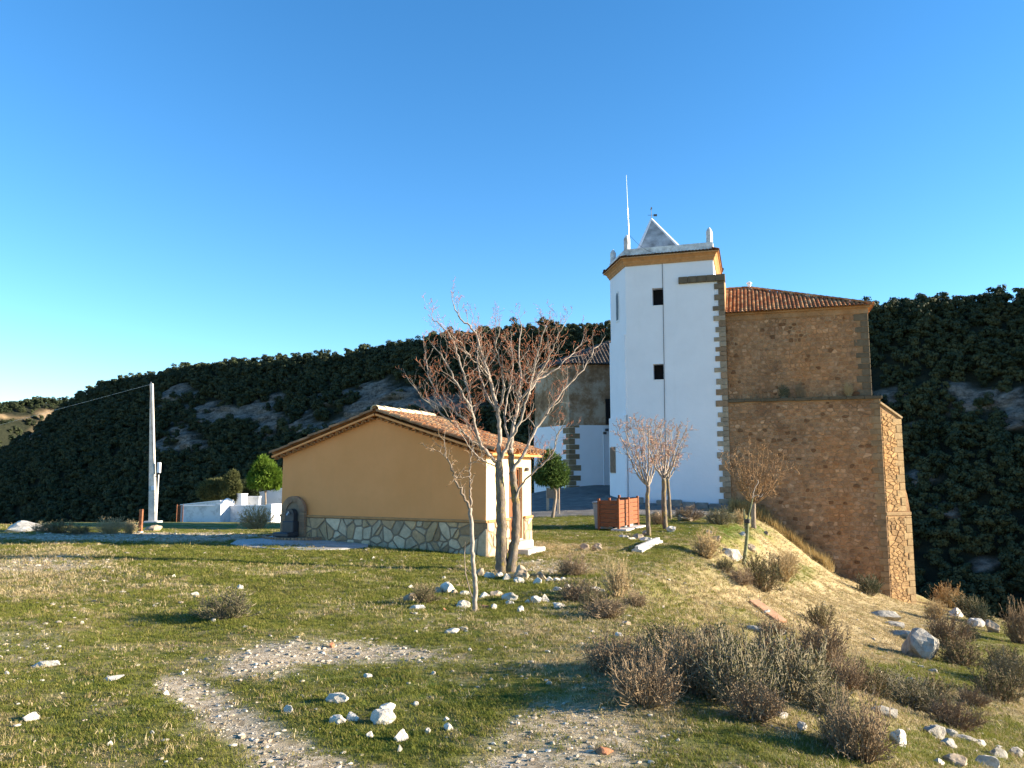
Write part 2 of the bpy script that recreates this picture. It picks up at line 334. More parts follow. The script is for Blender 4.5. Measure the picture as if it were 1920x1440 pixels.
    m['shrub_grey'] = twig('grey_shrub_twigs', [(0, (.27, .225, .15)), (1, (.38, .33, .22))])
    m['shrub_green'] = twig('grey_green_shrub_leaf', [(0, (.13, .125, .055)), (1, (.20, .18, .085))])
    m['shrub_straw'] = twig('straw_shrub_twigs', [(0, (.42, .30, .15)), (1, (.52, .40, .23))])
mk()
# ================================================================== the setting
def axis(parts):
    out = [parts[0][0]]
    for a, b, s0, s1 in parts:
        x = a
        while x < b-1e-6:
            t = (x-a)/(b-a); x = min(b, x+s0+(s1-s0)*t); out.append(x)
    return np.array(out)
gx = axis([(-700, -60, 60, 5), (-60, -16, 4, .4), (-16, 14, .13, .13), (14, 30, .2, .5), (30, 90, .8, 6), (90, 800, 6, 70)])
gy = axis([(-60, 1.5, 8, .3), (1.5, 22, .12, .13), (22, 60, .2, .5), (60, 120, 1, 6), (120, 1100, 8, 80)])
GX, GY = np.meshgrid(gx, gy); GZ = gz(GX, GY)
PX, PY = project(np.stack([GX, GY, GZ], -1))
def masks(X, Y, Z):
    """what covers the soil at each place (0..1): gravel, straw, lush turf, paving, bare rock"""
    px, py = project(np.stack([X, Y, Z], -1))
    n1 = fbm(X*.9, Y*.9, 4)-.5; n2 = fbm(X*3+9, Y*3, 4)-.5
    def ell(cx, cy, rx, ry, s=.35): return 1-sstep(1-s, 1+s, np.sqrt(((px-cx)/rx)**2+((py-cy)/ry)**2)+n1*.9+n2*.5)
    def seg(pts):
        best = np.full(X.shape, 0.)
        for (ax, ay, aw), (bx, by, bw) in zip(pts[:-1], pts[1:]):
            ex, ey = bx-ax, by-ay; t = np.clip(((px-ax)*ex+(py-ay)*ey*2)/(ex*ex+ey*ey*2+1e-6), 0, 1)
            d = np.hypot((px-ax-t*ex)*.55, (py-ay-t*ey)*1.2)/(aw+(bw-aw)*t); best = np.maximum(best, 1-sstep(.6, 1.35, d+n1*.8+n2*.5))
        return best
    front = (Y > .5)
    g = np.maximum.reduce([ell(615, 1237, 195, 34), seg([(330, 1285, 22), (430, 1350, 36), (560, 1425, 50), (700, 1520, 70)]), ell(1020, 1368, 190, 50)*.8, ell(1060, 1430, 190, 60)*.8, ell(790, 1284, 120, 17)*.85, ell(980, 1440, 120, 40),
        ell(80, 1060, 130, 14)*.7, ell(250, 1007, 420, 8), ell(30, 1200, 90, 30)*.35, ell(1010, 1062, 90, 14)*.7])
    ring = ell(740, 1345, 235, 82, .25); g = g*(1-ring)
    st = np.maximum.reduce([sstep(.2, 2.5, X-edge_x(Y)+n1*3)*(1-sstep(8.5, 12, X-edge_x(Y)+n1*6)*.7)*sstep(10, 17, Y+n1*4), sstep(-.8, 1.6, X-edge_x(Y)+n1*2.0)*.75*(1-sstep(10, 17, Y+n1*4)),
        ell(1040, 1050, 120, 30)*.7, ell(40, 1080, 190, 50)*.55, ell(1110, 1200, 150, 60)*.6, ell(1150, 1370, 130, 80)*.7])
    lush = np.maximum.reduce([ring, ell(700, 1046, 420, 14)*.9, ell(180, 1330, 190, 75)*.55, ell(1100, 985, 150, 14)*.8, ell(1330, 995, 110, 14)*.9, ell(1780, 1265, 160, 32)*.95, ell(1560, 1410, 300, 40)*.7, ell(1850, 1210, 110, 26)*.8, ell(1280, 1420, 110, 40)*.6,
        ell(1490, 1075, 40, 20)*.8, ell(880, 1220, 170, 30)*.4, ell(330, 990, 200, 8)*.8, ell(860, 1140, 190, 16)*.5, ell(1850, 1395, 200, 40)*.7])
    pz = sstep(36.5, 38.5, Y+n1*2)*(1-sstep(9.5, 12.5, X))*sstep(-6, -3, X)
    pz = np.maximum(pz, ell(575, 1026, 150, 11)*.0)
    for a in (g, st, lush): a *= front
    cl = sstep(.3, 3.0, rim_sd(X, Y)+n1*2)
    return np.clip(g, 0, 1), np.clip(st, 0, 1)*(1-lush*.8), np.clip(lush, 0, 1), np.clip(pz, 0, 1), cl
mg, ms, ml, mp_, mc = masks(GX, GY, GZ)
me = np_mesh('ground', np.stack([GX, GY, GZ], -1).reshape(-1, 3), grid_faces(len(gx), len(gy)), MAT['ground'])
for nm, a in (('gravel', mg), ('straw', ms), ('lush', ml), ('plaza', mp_), ('cliff', mc)): vattr(me, nm, a)
tag(link('ground', me), 'grassy hilltop ground falling away to the right and into a canyon', kind='structure')

# ---- the wooded far side of the canyon
RP0 = np.array((-259., 490.)); RD = np.array((.876, -.483)); RN = np.array((-.483, -.876))
def ridge_Y(u):     # straight ridge in plan
    # (P0 + s*D): X = u*Y
    s = (u*RP0[1]-RP0[0])/(RD[0]-u*RD[1]); return RP0[1]+s*RD[1], s
_rx = [-420, -200, -60, 20, 80, 130, 165, 200, 380, 500, 640, 760, 830, 950, 1140, 1400, 1640, 1800, 1920, 2300, 3200]
_ry = [950, 930, 900, 866, 826, 786, 754, 724, 690, 678, 668, 655, 634, 620, 616, 597, 580, 566, 556, 536, 545]
RS, RH = [], []
for x_, y_ in zip(_rx, _ry):
    r = ray(x_, y_); Yr, s_ = ridge_Y(r[0]/r[1]); RS.append(s_); RH.append(EYE+r[2]/r[1]*Yr-2.5)
RS = np.array(RS); RH = np.array(RH)
hs_ = np.arange(-330, 900, 2.6); ht_ = np.concatenate([np.arange(-260, -20, 14), np.arange(-20, 175, 1.7)])
HS, HT = np.meshgrid(hs_, ht_)
def smoothH(s):
    return sum(np.interp(s+k, RS, RH) for k in (-16, -8, 0, 8, 16))/5
def hill_z(s, t):
    H = smoothH(s); tt = np.maximum(t, 0)
    drop = np.where(tt < 18, tt*tt/36*.75, 6.75+(tt-18)*.88)
    z = H-drop + (fbm(s*.02+3, t*.02, 4)-.5)*16*sstep(4, 40, t) + (fbm(s*.09, t*.09, 3)-.5)*3*sstep(0, 20, t)
    return np.where(t < 0, H+t*.03, z)
HZ = hill_z(HS, HT)
HX = RP0[0]+RD[0]*HS+RN[0]*HT; HY = RP0[1]+RD[1]*HS+RN[1]*HT
hpx, hpy = project(np.stack([HX, HY, HZ], -1))
def rock_mask(px, py, X, Z):
    n = fbm(X*.10+2, Z*.22, 5)-.5; m = np.zeros(px.shape)
    for cx, cy, rx, ry in ((470, 780, 105, 22), (590, 800, 60, 14), (500, 805, 16, 24), (715, 752, 110, 30), (640, 800, 70, 22), (345, 735, 40, 12), (330, 815, 45, 28), (360, 838, 38, 14), (320, 845, 20, 20), (1700, 745, 70, 22), (1850, 748, 90, 20), (1905, 790, 40, 18), (1720, 800, 8, 10), (1760, 945, 40, 14), (1700, 905, 40, 18), (1780, 960, 30, 14), (1850, 1060, 45, 16), (300, 770, 14, 10), (560, 715, 30, 6), (520, 745, 22, 6), (60, 820, 26, 10), (840, 770, 60, 16)):
        m = np.maximum(m, 1-sstep(.85, 1.05, np.hypot((px-cx)/rx, (py-cy)/ry)+.12+n*2.6))
    return m
hr = rock_mask(hpx, hpy, HX, HZ)*(HT > 3)
ex = hr*(1.0+9*(fbm(HS*.10, HZ*.45, 4)-.35))            # outcrops stand proud of the slope
HX2 = HX+RN[0]*ex; HY2 = HY+RN[1]*ex
me = np_mesh('hill', np.stack([HX2, HY2, HZ], -1).reshape(-1, 3), grid_faces(len(hs_), len(ht_))[:, ::-1], MAT['hill']); vattr(me, 'rock', hr)
tag(link('hill', me), 'dark wooded canyon side with pale rock ledges behind the church', kind='structure')

# ---- the far sunlit hill at the left edge
fs = np.arange(0, 620, 7.); ft = np.concatenate([np.arange(-200, 0, 25.), np.arange(0, 190, 3.5)])
FS, FT = np.meshgrid(fs, ft)
FD = np.array((.50, .866)); FN = np.array((.866, -.50)); FP = np.array((-640., 420.))
Ff = np.interp(FS, [0, 334, 366, 420, 620], [58, 61, 66, 69, 72])+(fbm(FS*.012, FS*0+3, 3)-.5)*6
fdrop = np.where(FT < 25, np.maximum(FT, 0)**2/50*.7, 8.75+(FT-25)*.62)
cb = sstep(15, 22, FT)-sstep(64, 72, FT); cm = cb*sstep(.44, .54, fbm(FS*.035+1, FT*.03, 4)+.03)
FZ = Ff-fdrop-np.clip((FT-34)*.55, 0, 18)+(fbm(FS*.03, FT*.03, 4)-.5)*9
exf = cm*(fbm(FS*.06, FZ*.08, 4)-.3)*16
FX = FP[0]+FD[0]*FS+FN[0]*(FT+exf); FY = FP[1]+FD[1]*FS+FN[1]*(FT+exf)
me = np_mesh('distant_hill', np.stack([FX, FY, FZ], -1).reshape(-1, 3), grid_faces(len(fs), len(ft))[:, ::-1], MAT['far_hill']); vattr(me, 'rock', cm)
tag(link('distant_hill', me), 'distant sunlit hill with golden cliffs at the left edge', kind='structure')

# ---- scattering by geometry nodes (only for what nobody could count)
def hidden_collection(name, meshes):
    col = bpy.data.collections.new(name)
    for i, m_ in enumerate(meshes):
        o = bpy.data.objects.new('%s_%02d' % (name, i), m_); col.objects.link(o)
    return col
def scatter(name, pts, rotz, scl, idx, col, label, tilt=None, scl3=None):
    me = bpy.data.meshes.new(name); n = len(pts); me.vertices.add(n); me.vertices.foreach_set('co', np.asarray(pts, np.float32).ravel())
    rot = np.zeros((n, 3), np.float32); rot[:, 2] = rotz
    if tilt is not None: rot[:, :2] = tilt
    a = me.attributes.new('irot', 'FLOAT_VECTOR', 'POINT'); a.data.foreach_set('vector', rot.ravel())
    s3 = np.repeat(np.asarray(scl, np.float32)[:, None], 3, 1) if scl3 is None else np.asarray(scl3, np.float32)
    a = me.attributes.new('iscl', 'FLOAT_VECTOR', 'POINT'); a.data.foreach_set('vector', s3.ravel().astype(np.float32))
    a = me.attributes.new('iidx', 'INT', 'POINT'); a.data.foreach_set('value', np.asarray(idx, np.int32))
    o = link(name, me)
    g = bpy.data.node_groups.new(name+'_scatter', 'GeometryNodeTree')
    g.interface.new_socket('Geometry', in_out='INPUT', socket_type='NodeSocketGeometry'); g.interface.new_socket('Geometry', in_out='OUTPUT', socket_type='NodeSocketGeometry')
    N = g.nodes.new; gi = N('NodeGroupInput'); go = N('NodeGroupOutput'); ip = N('GeometryNodeInstanceOnPoints'); ci = N('GeometryNodeCollectionInfo')
    ci.inputs['Collection'].default_value = col; ci.inputs['Separate Children'].default_value = True; ci.inputs['Reset Children'].default_value = True
    ip.inputs['Pick Instance'].default_value = True
    def na(nm, t):
        x = N('GeometryNodeInputNamedAttribute'); x.data_type = t; x.inputs['Name'].default_value = nm; return x.outputs['Attribute']
    er = N('FunctionNodeEulerToRotation'); L = g.links.new
    L(gi.outputs[0], ip.inputs['Points']); L(ci.outputs[0], ip.inputs['Instance']); L(na('iidx', 'INT'), ip.inputs['Instance Index'])
    L(na('irot', 'FLOAT_VECTOR'), er.inputs[0]); L(er.outputs[0], ip.inputs['Rotation']); L(na('iscl', 'FLOAT_VECTOR'), ip.inputs['Scale']); L(ip.outputs[0], go.inputs[0])
    md = o.modifiers.new('scatter', 'NODES'); md.node_group = g
    tag(o, label, kind='stuff'); return o

def far_tree(seed):
    rg = random.Random(seed); mb = MB()
    mb.tube([(0, 0, -.5), (rg.uniform(-.2, .2), 0, 1.6), (0, rg.uniform(-.2, .2), 3.4)], [.16, .13, .06], 4)
    nb = rg.randint(9, 13); blobs = []
    for k in range(nb):
        a = rg.uniform(0, 6.28); r = rg.uniform(.3, 1.6); blobs.append((Vector((math.cos(a)*r, math.sin(a)*r, rg.uniform(1.1, 4.3)-r*.45)), rg.uniform(.6, 1.05)))
    for c, R in blobs:
        for k in range(56):
            d = Vector((rg.gauss(0, 1), rg.gauss(0, 1), rg.gauss(.25, .8))).normalized(); p = c+Vector((d.x, d.y, d.z*.75))*R*rg.uniform(.55, 1.05)
            a = (d.orthogonal()+Vector((rg.uniform(-.5, .5),)*3)).normalized()*rg.uniform(.18, .34); b = d.cross(a).normalized()*rg.uniform(.16, .32)
            mb.add([p-a-b*.5, p+a-b*.6, p+b+d*.12], [(0, 1, 2)])
    return mb.mesh('pine', MAT['forest'])
rs = np.random.RandomState(3)
FT_COL = hidden_collection('forest_tree', [far_tree(i) for i in range(6)])
N_ = 42000; ss = rs.uniform(-325, 760, N_); tt = np.where(rs.rand(N_) < .16, rs.uniform(-22, 8, N_), rs.uniform(-4, 165, N_))
z_ = hill_z(ss, tt); X_ = RP0[0]+RD[0]*ss+RN[0]*tt; Y_ = RP0[1]+RD[1]*ss+RN[1]*tt
px_, py_ = project(np.stack([X_, Y_, z_], -1)); rk = rock_mask(px_, py_, X_, z_)
vis = (px_ > -250) & (px_ < 2250) & ((rk < .15) | (rs.rand(N_) < .05))
# keep trees apart
cell = {}; keep = np.zeros(N_, bool)
for i in np.nonzero(vis)[0]:
    k = (int(ss[i]/2.3), int(tt[i]/2.3)) if tt[i] > 10 else (int(ss[i]/4.2), int(tt[i]/4.2), 1)
    if k in cell: continue
    cell[k] = 1; keep[i] = True
sz = rs.uniform(.8, 1.5, N_)*np.where(tt < 12, rs.uniform(.6, 1.35, N_), 1)
scatter('hill_forest', np.stack([X_, Y_, z_-.2], -1)[keep], rs.uniform(0, 6.28, keep.sum()), sz[keep], rs.randint(0, 6, keep.sum()), FT_COL, 'dark pine wood covering the far canyon side')
N_ = 5200; a_ = rs.uniform(0, 620, N_); b_ = rs.uniform(-90, 185, N_)
j = np.clip(np.searchsorted(fs, a_), 0, len(fs)-1); i = np.clip(np.searchsorted(ft, b_), 0, len(ft)-1)
ok = cm[i, j] < .3
scatter('distant_forest', np.stack([FX[i, j], FY[i, j], FZ[i, j]-.3], -1)[ok]+np.stack([rs.uniform(-3, 3, ok.sum()), rs.uniform(-3, 3, ok.sum()), 0*a_[ok]], -1), rs.uniform(0, 6.28, ok.sum()), rs.uniform(.9, 1.7, ok.sum()), rs.randint(0, 6, ok.sum()), FT_COL, 'pine scrub on the distant sunlit hill')

# ================================================================== masonry helpers
def vor_cells(wd, ht, n, rng, aspect=1.0, gap=.02, relax=1, pts=None, jit=None):
    """irregular stones filling a wd x ht rectangle; joints of width gap"""
    if pts is None: pts = np.stack([rng.rand(n)*wd, rng.rand(n)*ht], -1)
    def cells(P, g):
        out = []
        Q = P*np.array((1, aspect))
        for i in range(len(P)):
            d = ((Q-Q[i])**2).sum(-1); nb = np.argsort(d)[1:26]
            poly = [(g/2, g/2*aspect), (wd-g/2, g/2*aspect), (wd-g/2, (ht-g/2)*aspect), (g/2, (ht-g/2)*aspect)]
            for k in nb:
                nrm = Q[k]-Q[i]; ln = math.hypot(*nrm); nrm = nrm/(ln+1e-9); mid = (Q[i]+Q[k])/2-nrm*g/2; new = []
                for a in range(len(poly)):
                    p, q = poly[a], poly[(a+1) % len(poly)]
                    dp = (p[0]-mid[0])*nrm[0]+(p[1]-mid[1])*nrm[1]; dq = (q[0]-mid[0])*nrm[0]+(q[1]-mid[1])*nrm[1]
                    if dp <= 0: new.append(p)
                    if dp*dq < 0:
                        t = dp/(dp-dq); new.append((p[0]+(q[0]-p[0])*t, p[1]+(q[1]-p[1])*t))
                poly = new
                if len(poly) < 3: break
            out.append([(p[0], p[1]/aspect) for p in poly] if len(poly) > 2 else None)
        return out
    for _ in range(relax):
        cs = cells(pts, 0); pts = np.array([np.mean(c, 0) if c else p for c, p in zip(cs, pts)])
    return [c for c in cells(pts, gap) if c]
def parea(c): return abs(sum(c[i][0]*c[(i+1) % len(c)][1]-c[(i+1) % len(c)][0]*c[i][1] for i in range(len(c))))/2
def stone_piece(mb, cell, O, e, up, nrm, h, rg, tint, bev=.018, rough=.006):
    c = np.mean(cell, 0); n = len(cell)
    # knock the corners off
    pts = []
    for i in range(n):
        p = np.array(cell[i]); a = np.array(cell[i-1]); b = np.array(cell[(i+1) % n])
        la = np.hypot(*(a-p)); lb = np.hypot(*(b-p))
        if min(la, lb) > .05: pts += [p+(a-p)*min(.2, .022/la), p+(b-p)*min(.2, .022/lb)]
        else: pts.append(p)
    n = len(pts); V_ = []
    for (k, inset, hh) in ((0, 0, -.02), (1, 0, h*.6), (2, bev, h)):
        for p in pts:
            d = c-p; l = np.hypot(*d)+1e-6; q = p+d/l*min(inset+(rg.uniform(0, rough) if k else 0), l*.4)
            V_.append(O+e*float(q[0])+up*float(q[1])+nrm*(hh+(rg.uniform(-rough, rough) if k == 2 else 0)))
    fs = [(k*n+i, k*n+(i+1) % n, (k+1)*n+(i+1) % n, (k+1)*n+i) for k in range(2) for i in range(n)] + [tuple(range(2*n, 3*n))]
    mb.add(V_, fs, tint)
def V2(p, z=0.): return Vector((p[0], p[1], z))
UP = Vector((0, 0, 1))
def wall_holes(mb, O, e, nrm, L, z0, z1, holes, depth=.4):
    """front face of a wall with rectangular holes (s0,s1,z0,z1) and their reveals; O at z=0"""
    ss_ = sorted({0, L, *[h[0] for h in holes], *[h[1] for h in holes]}); zs = sorted({z0, z1, *[h[2] for h in holes], *[h[3] for h in holes]})
    P = lambda s, z, d=0: O+e*s+UP*z+nrm*d
    for a, b in zip(ss_[:-1], ss_[1:]):
        for c, d in zip(zs[:-1], zs[1:]):
            if any(h[0] <= a and b <= h[1] and h[2] <= c and d <= h[3] for h in holes): continue
            mb.add([P(a, c), P(b, c), P(b, d), P(a, d)], [(0, 1, 2, 3)])
    for h in holes:
        a, b, c, d = h
        q = [P(a, c), P(b, c), P(b, d), P(a, d)]; r = [P(a, c, -depth), P(b, c, -depth), P(b, d, -depth), P(a, d, -depth)]
        mb.add(q+r, [(0, 4, 5, 1), (1, 5, 6, 2), (2, 6, 7, 3), (3, 7, 4, 0)])
def offset_poly(poly, d):
    n = len(poly); out = []
    for i in range(n):
        p0, p1, p2 = Vector(poly[i-1]), Vector(poly[i]), Vector(poly[(i+1) % n])
        a = (p1-p0).normalized(); b = (p2-p1).normalized(); na = Vector((a.y, -a.x)); nb = Vector((b.y, -b.x))
        m = (na+nb).normalized(); out.append(p1+m*(d/max(.35, m.dot(na))))
    return out
def sweep(mb, poly, prof, tint=None):
    """a moulding of profile [(offset, z)] carried round a counter-clockwise plan"""
    rings = [[Vector((p.x, p.y, z)) for p in offset_poly(poly, d)] for d, z in prof]; n = len(poly); V_ = [p for r in rings for p in r]
    mb.add(V_, [(k*n+i, k*n+(i+1) % n, (k+1)*n+(i+1) % n, (k+1)*n+i) for k in range(len(prof)-1) for i in range(n)], tint)
def half_tile(mb, O, ax, ay, az, r0, r1, ln, th=.014, flip=1, n=5, tint=None):
    """one curved clay tile: ax across, ay down the slope, az out of the roof"""
    V_ = []
    for k, (t, r) in enumerate(((0, r0), (1, r1))):
        for q in (r, r-th):
            for i in range(n+1):
                a = math.pi*i/n; V_.append(O+ax*(q*math.cos(a))+az*(flip*q*math.sin(a)*.9+t*.012)+ay*(t*ln))
    m = n+1; fs = []
    for i in range(n):
        fs += [(i, i+1, 2*m+i+1, 2*m+i), (m+i, 3*m+i, 3*m+i+1, m+i+1), (2*m+i, 2*m+i+1, 3*m+i+1, 3*m+i), (i, m+i, m+i+1, i+1)]
    fs += [(0, 2*m, 3*m, m), (n, m+n, 3*m+n, 2*m+n)]
    mb.add(V_, fs, tint)

# ================================================================== the church
A = Vector((.1509*44.7, 44.7)); Bq = Vector((.2825*43., 43.)); fdir = (Bq-A).normalized(); fn = Vector((fdir.y, -fdir.x))   # fn points to the camera
f3 = Vector((fdir.x, fdir.y, 0)); n3 = Vector((fn.x, fn.y, 0))
Bt = A+fdir*5.08; Cc = Vector((6.25, 47.9)); Dd = Bt-fn*4.6
gA = gzf(*A)-.6
zc = zat(491, 44.7); zcap = zat(515, 43)
church = thing('church', 'white limewashed church tower with brown rubble stone nave on the cliff edge', 'church', (A.x+3, A.y, gzf(A.x+3, A.y)))
rg = random.Random(5); rng = np.random.RandomState(5)
def cyc(pts): return [Vector(p) for p in pts]
plan_up = cyc([A, Bt, Dd, Cc])
# tower: front wall with its two window openings, other faces plain
mb = MB(); O = V2(A); Lf = (Bt-A).length; Lq = (Bq-A).length
def s_of(x, y):      # position along the front wall seen at pixel x
    r = ray(x, y); k = r[0]/r[1]; return (A.x-k*A.y)/(k*fdir.y-fdir.x)
def zf(s, y): return zat(y, A.y+fdir.y*s)
wins = []
for x0, x1, y0, y1 in ((1223, 1244, 541, 573), (1225, 1244.5, 683, 712)):
    s0, s1 = s_of(x0, (y0+y1)/2), s_of(x1, (y0+y1)/2); wins.append((s0, s1, zf(s0, y1), zf(s0, y0)))
wall_holes(mb, O, f3, n3, Lf, zcap, zc, [h for h in wins if h[3] > zcap-.1 and h[2] > zcap], .45)
wall_holes(mb, O, f3, n3, Lq-.30, gA, zcap, [h for h in wins if h[2] < zcap], .45)
Bl = Bq-fdir*.30
def quad(mb, a, b, z0, z1): mb.add([V2(a, z0), V2(b, z0), V2(b, z1), V2(a, z1)], [(0, 1, 2, 3)])
quad(mb, Bt, Dd, zcap-.5, zc); quad(mb, Dd, Cc, 2, zc)
quad(mb, Cc, A, gA, zc)
tw = mb.build('tower_wall', MAT['white'], church)
# stepped lower thickness of the left face
ln_ = Vector((-(A-Cc).normalized().y*-1, 0)); ld = (A-Cc).normalized(); ln2 = Vector((ld.y, -ld.x))
if ln2.x > 0: ln2 = -ln2
zl1, zl2 = zat(634, 46), zat(781, 46)
mb = MB()
for zt, th in ((zl1, .10), (zl2, .20)):
    p = [A+ln2*.0+fn*.003*0, A+ln2*th, Cc+ln2*th, Cc]
    mb.prism([V2(q, gA) for q in p], UP*(zt-gA))
mb.build('tower_offset', MAT['white'], church)
for h in wins:
    w_ = MB(); c = O+f3*((h[0]+h[1])/2)+UP*((h[2]+h[3])/2)-n3*.455; w_.box(c, f3, n3, UP, (h[1]-h[0])/2+.02, .004, (h[3]-h[2])/2+.02); wo_ = w_.build('window', MAT['black'], church)
    fr = MB(); t_ = .05
    for (cs, cz, hx, hz) in (((h[0]+h[1])/2, h[2]-t_/2, (h[1]-h[0])/2+t_, t_/2), ((h[0]+h[1])/2, h[3]+t_/2, (h[1]-h[0])/2+t_, t_/2), (h[0]-t_/2, (h[2]+h[3])/2, t_/2, (h[3]-h[2])/2), (h[1]+t_/2, (h[2]+h[3])/2, t_/2, (h[3]-h[2])/2)):
        fr.box(O+f3*cs+UP*cz+n3*.008, f3, n3, UP, hx, .012, hz)
    fr.build('frame', MAT['white'], wo_)
# arched window and boarded opening on the left face
ldir = (Cc-A).normalized(); l3 = V2(ldir); ln3 = V2(ln2)
def l_at(x, y):
    r = ray(x, y); k = r[0]/r[1]; s = (A.x-k*A.y)/(k*ldir.y-ldir.x); return s
sL = l_at(1158, 575); half = .30; za, zb = zat(604, A.y+ldir.y*sL), zat(546, A.y+ldir.y*sL)
arc = [(-half, za), (half, za)]+[(half*math.cos(a), zb-half+half*math.sin(a)) for a in np.linspace(0, math.pi, 9)]
mb = MB(); mb.prism([V2(A+ldir*(sL+a[0]), a[1])+ln3*.006 for a in arc], ln3*.02); aw = mb.build('arched_window', MAT['stained'], church); fix_normals(aw.data)
mb = MB(); mb.prism([V2(A+ldir*(sL+a[0]*.62), za+.12+(a[1]-za)*.88)+ln3*.028 for a in arc], ln3*.01); pn = mb.build('pane', MAT['iron'], aw); fix_normals(pn.data)
sL = l_at(1156, 862); zb0, zb1 = zat(887, A.y+ldir.y*sL), zat(838, A.y+ldir.y*sL)
mb = MB(); mb.box(V2(A+ldir*sL, (zb0+zb1)/2)+ln3*.225, l3, ln3, UP, .52, .02, (zb1-zb0)/2); bs = mb.build('boarded_opening', MAT['grey_wood'], church)
for k in range(5):
    mb = MB(); mb.bevbox(V2(A+ldir*(sL-.42+k*.21), (zb0+zb1)/2)+ln3*.255, l3, ln3, UP, .098, .012, (zb1-zb0)/2-.01-rg.uniform(0, .05), .006); mb.build('plank', MAT['board'], bs)
# cornice, tile edge, parapet, pinnacles, spire
mb = MB(); sweep(mb, plan_up, [(0, zc-.30), (.06, zc-.30), (.06, zc-.22), (.14, zc-.10), (.14, zc-.04), (.27, zc+.10), (.33, zc+.10), (.33, zc+.17), (0, zc+.17)]); mb.build('cornice', MAT['cornice'], church)
mb = MB(); op = offset_poly(plan_up, .36); ip_ = offset_poly(plan_up, -.05)
for i in range(4):
    a, b, c_, d_ = Vector(op[i]), Vector(op[(i+1) % 4]), Vector(ip_[i]), Vector(ip_[(i+1) % 4])
    n_t = int((b-a).length/.19); e_ = (b-a).normalized(); inn = ((c_-a)+(d_-b)).normalized()
    nn_ = Vector((-e_.y, e_.x)); nn_ = nn_ if nn_.dot(inn) > 0 else -nn_
    for k in range(n_t):
        p = a+e_*((k+.5)*(b-a).length/n_t); t_ = rg.uniform(.55, 1.0)
        ay_ = (V2(-nn_)-UP*.35).normalized(); half_tile(mb, V2(p, zc+.19)-ay_*.42+V2(nn_)*.02, V2(e_), ay_, V2(e_).cross(ay_)*(1 if V2(e_).cross(ay_).z > 0 else -1), .085, .10, .44, tint=(.55*t_, .55*t_, .6*t_))
mb.build('eave_tiles', MAT['tile_t'], church)['kind'] = 'stuff'
zpar = zat(468, 44.7)
mb = MB(); pi_ = offset_poly(plan_up, .02); pj = offset_poly(plan_up, -.28)
for i in range(4):
    a, b, c_, d_ = pi_[i], pi_[(i+1) % 4], pj[(i+1) % 4], pj[i]
    mb.prism([V2(q, zc+.16) for q in (a, b, c_, d_)], UP*(zpar-zc-.16))
mb.prism([V2(q, zc+.18) for q in pj], UP*.25); mb.build('parapet', MAT['stained'], church)
for i, q in enumerate(offset_poly(plan_up, -.17)):
    mb = MB(); hh = .95 if i < 2 else .9
    mb.tube([V2(q, zpar-.02), V2(q, zpar+hh*.15), V2(q, zpar+hh*.72), V2(q, zpar+hh*.9), V2(q, zpar+hh)], [.19, .19, .19, .11, .02], 8); mb.build('pinnacle', MAT['stained'], church, smooth=False)
ctr = (A+Bt+Dd+Cc)/4; ctr = Vector((at(1222, 440, 46.6).x, 46.6)); zap = zat(412, 46.6)
sp_ = [Vector((at(x_, 470, Y_).x, Y_)) for x_, Y_ in ((1188, 45.4), (1289, 44.5), (1290, 48.4), (1200, 48.9))]
mb = MB(); vs = [V2(p, zc+.35) for p in sp_]+[V2(ctr, zap)]; mb.add(vs, [(0, 1, 4), (1, 2, 4), (2, 3, 4), (3, 0, 4)]); spire = mb.build('spire', MAT['spire'], church)
mb = MB()
for p in sp_: mb.tube([V2(p, zc+.35), V2(ctr, zap+.04)], [.09, .07], 5)
mb.build('hip_ridge', MAT['white'], spire)
# lightning conductor cable down the front
mb = MB(); pts = []
for y in (481, 500, 560, 620, 690, 760, 800, 860, 930):
    x = 1241.5+(y-481)*.0165+rg.uniform(-.5, .5); s = s_of(x, y); pts.append(O+f3*s+UP*zf(s, y)+n3*.03)
mb.tube(pts, .014, 5); mb.build('conductor_cable', MAT['cable'], church)
# stone cap slab of the wider lower stage
mb = MB(); s0 = s_of(1272, 520); zb_ = zat(526, 43)
for k in range(5):
    a = s0+(Lq+.06-s0)*k/5; b = s0+(Lq+.06-s0)*(k+1)/5
    o = MB(); o.bevbox(O+f3*((a+b)/2)+UP*((zcap+zb_)/2)+n3*(-.14+rg.uniform(-.01, .01)), f3, n3, UP, (b-a)/2-.004, .30, (zcap-zb_)/2+.02, .02, tint=(.42, .42, .40)); o.build('cap_slab', MAT['quoin'], church)
mb = MB(); mb.prism([V2(Bt-fdir*.01, zcap-.02), V2(Bq, zcap-.02), V2(Bq-fn*3.2, zcap-.02), V2(Bt-fn*3.2, zcap-.02)], UP*-2.8); mb.build('stage_core', MAT['mortar'], church)
# quoins between white plaster and stone: each block its own piece
z = gA+.2; k = 0
while z < zb_-.05:
    h = rg.uniform(.24, .36); h = min(h, zb_-.03-z)
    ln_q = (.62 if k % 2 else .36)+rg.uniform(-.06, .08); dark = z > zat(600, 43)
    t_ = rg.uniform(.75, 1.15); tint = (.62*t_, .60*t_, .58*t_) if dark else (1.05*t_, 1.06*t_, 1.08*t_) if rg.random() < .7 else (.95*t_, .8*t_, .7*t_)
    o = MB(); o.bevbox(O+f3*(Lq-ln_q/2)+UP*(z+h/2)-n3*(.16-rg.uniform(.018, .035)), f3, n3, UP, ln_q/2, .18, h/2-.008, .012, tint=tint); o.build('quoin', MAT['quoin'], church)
    z += h; k += 1
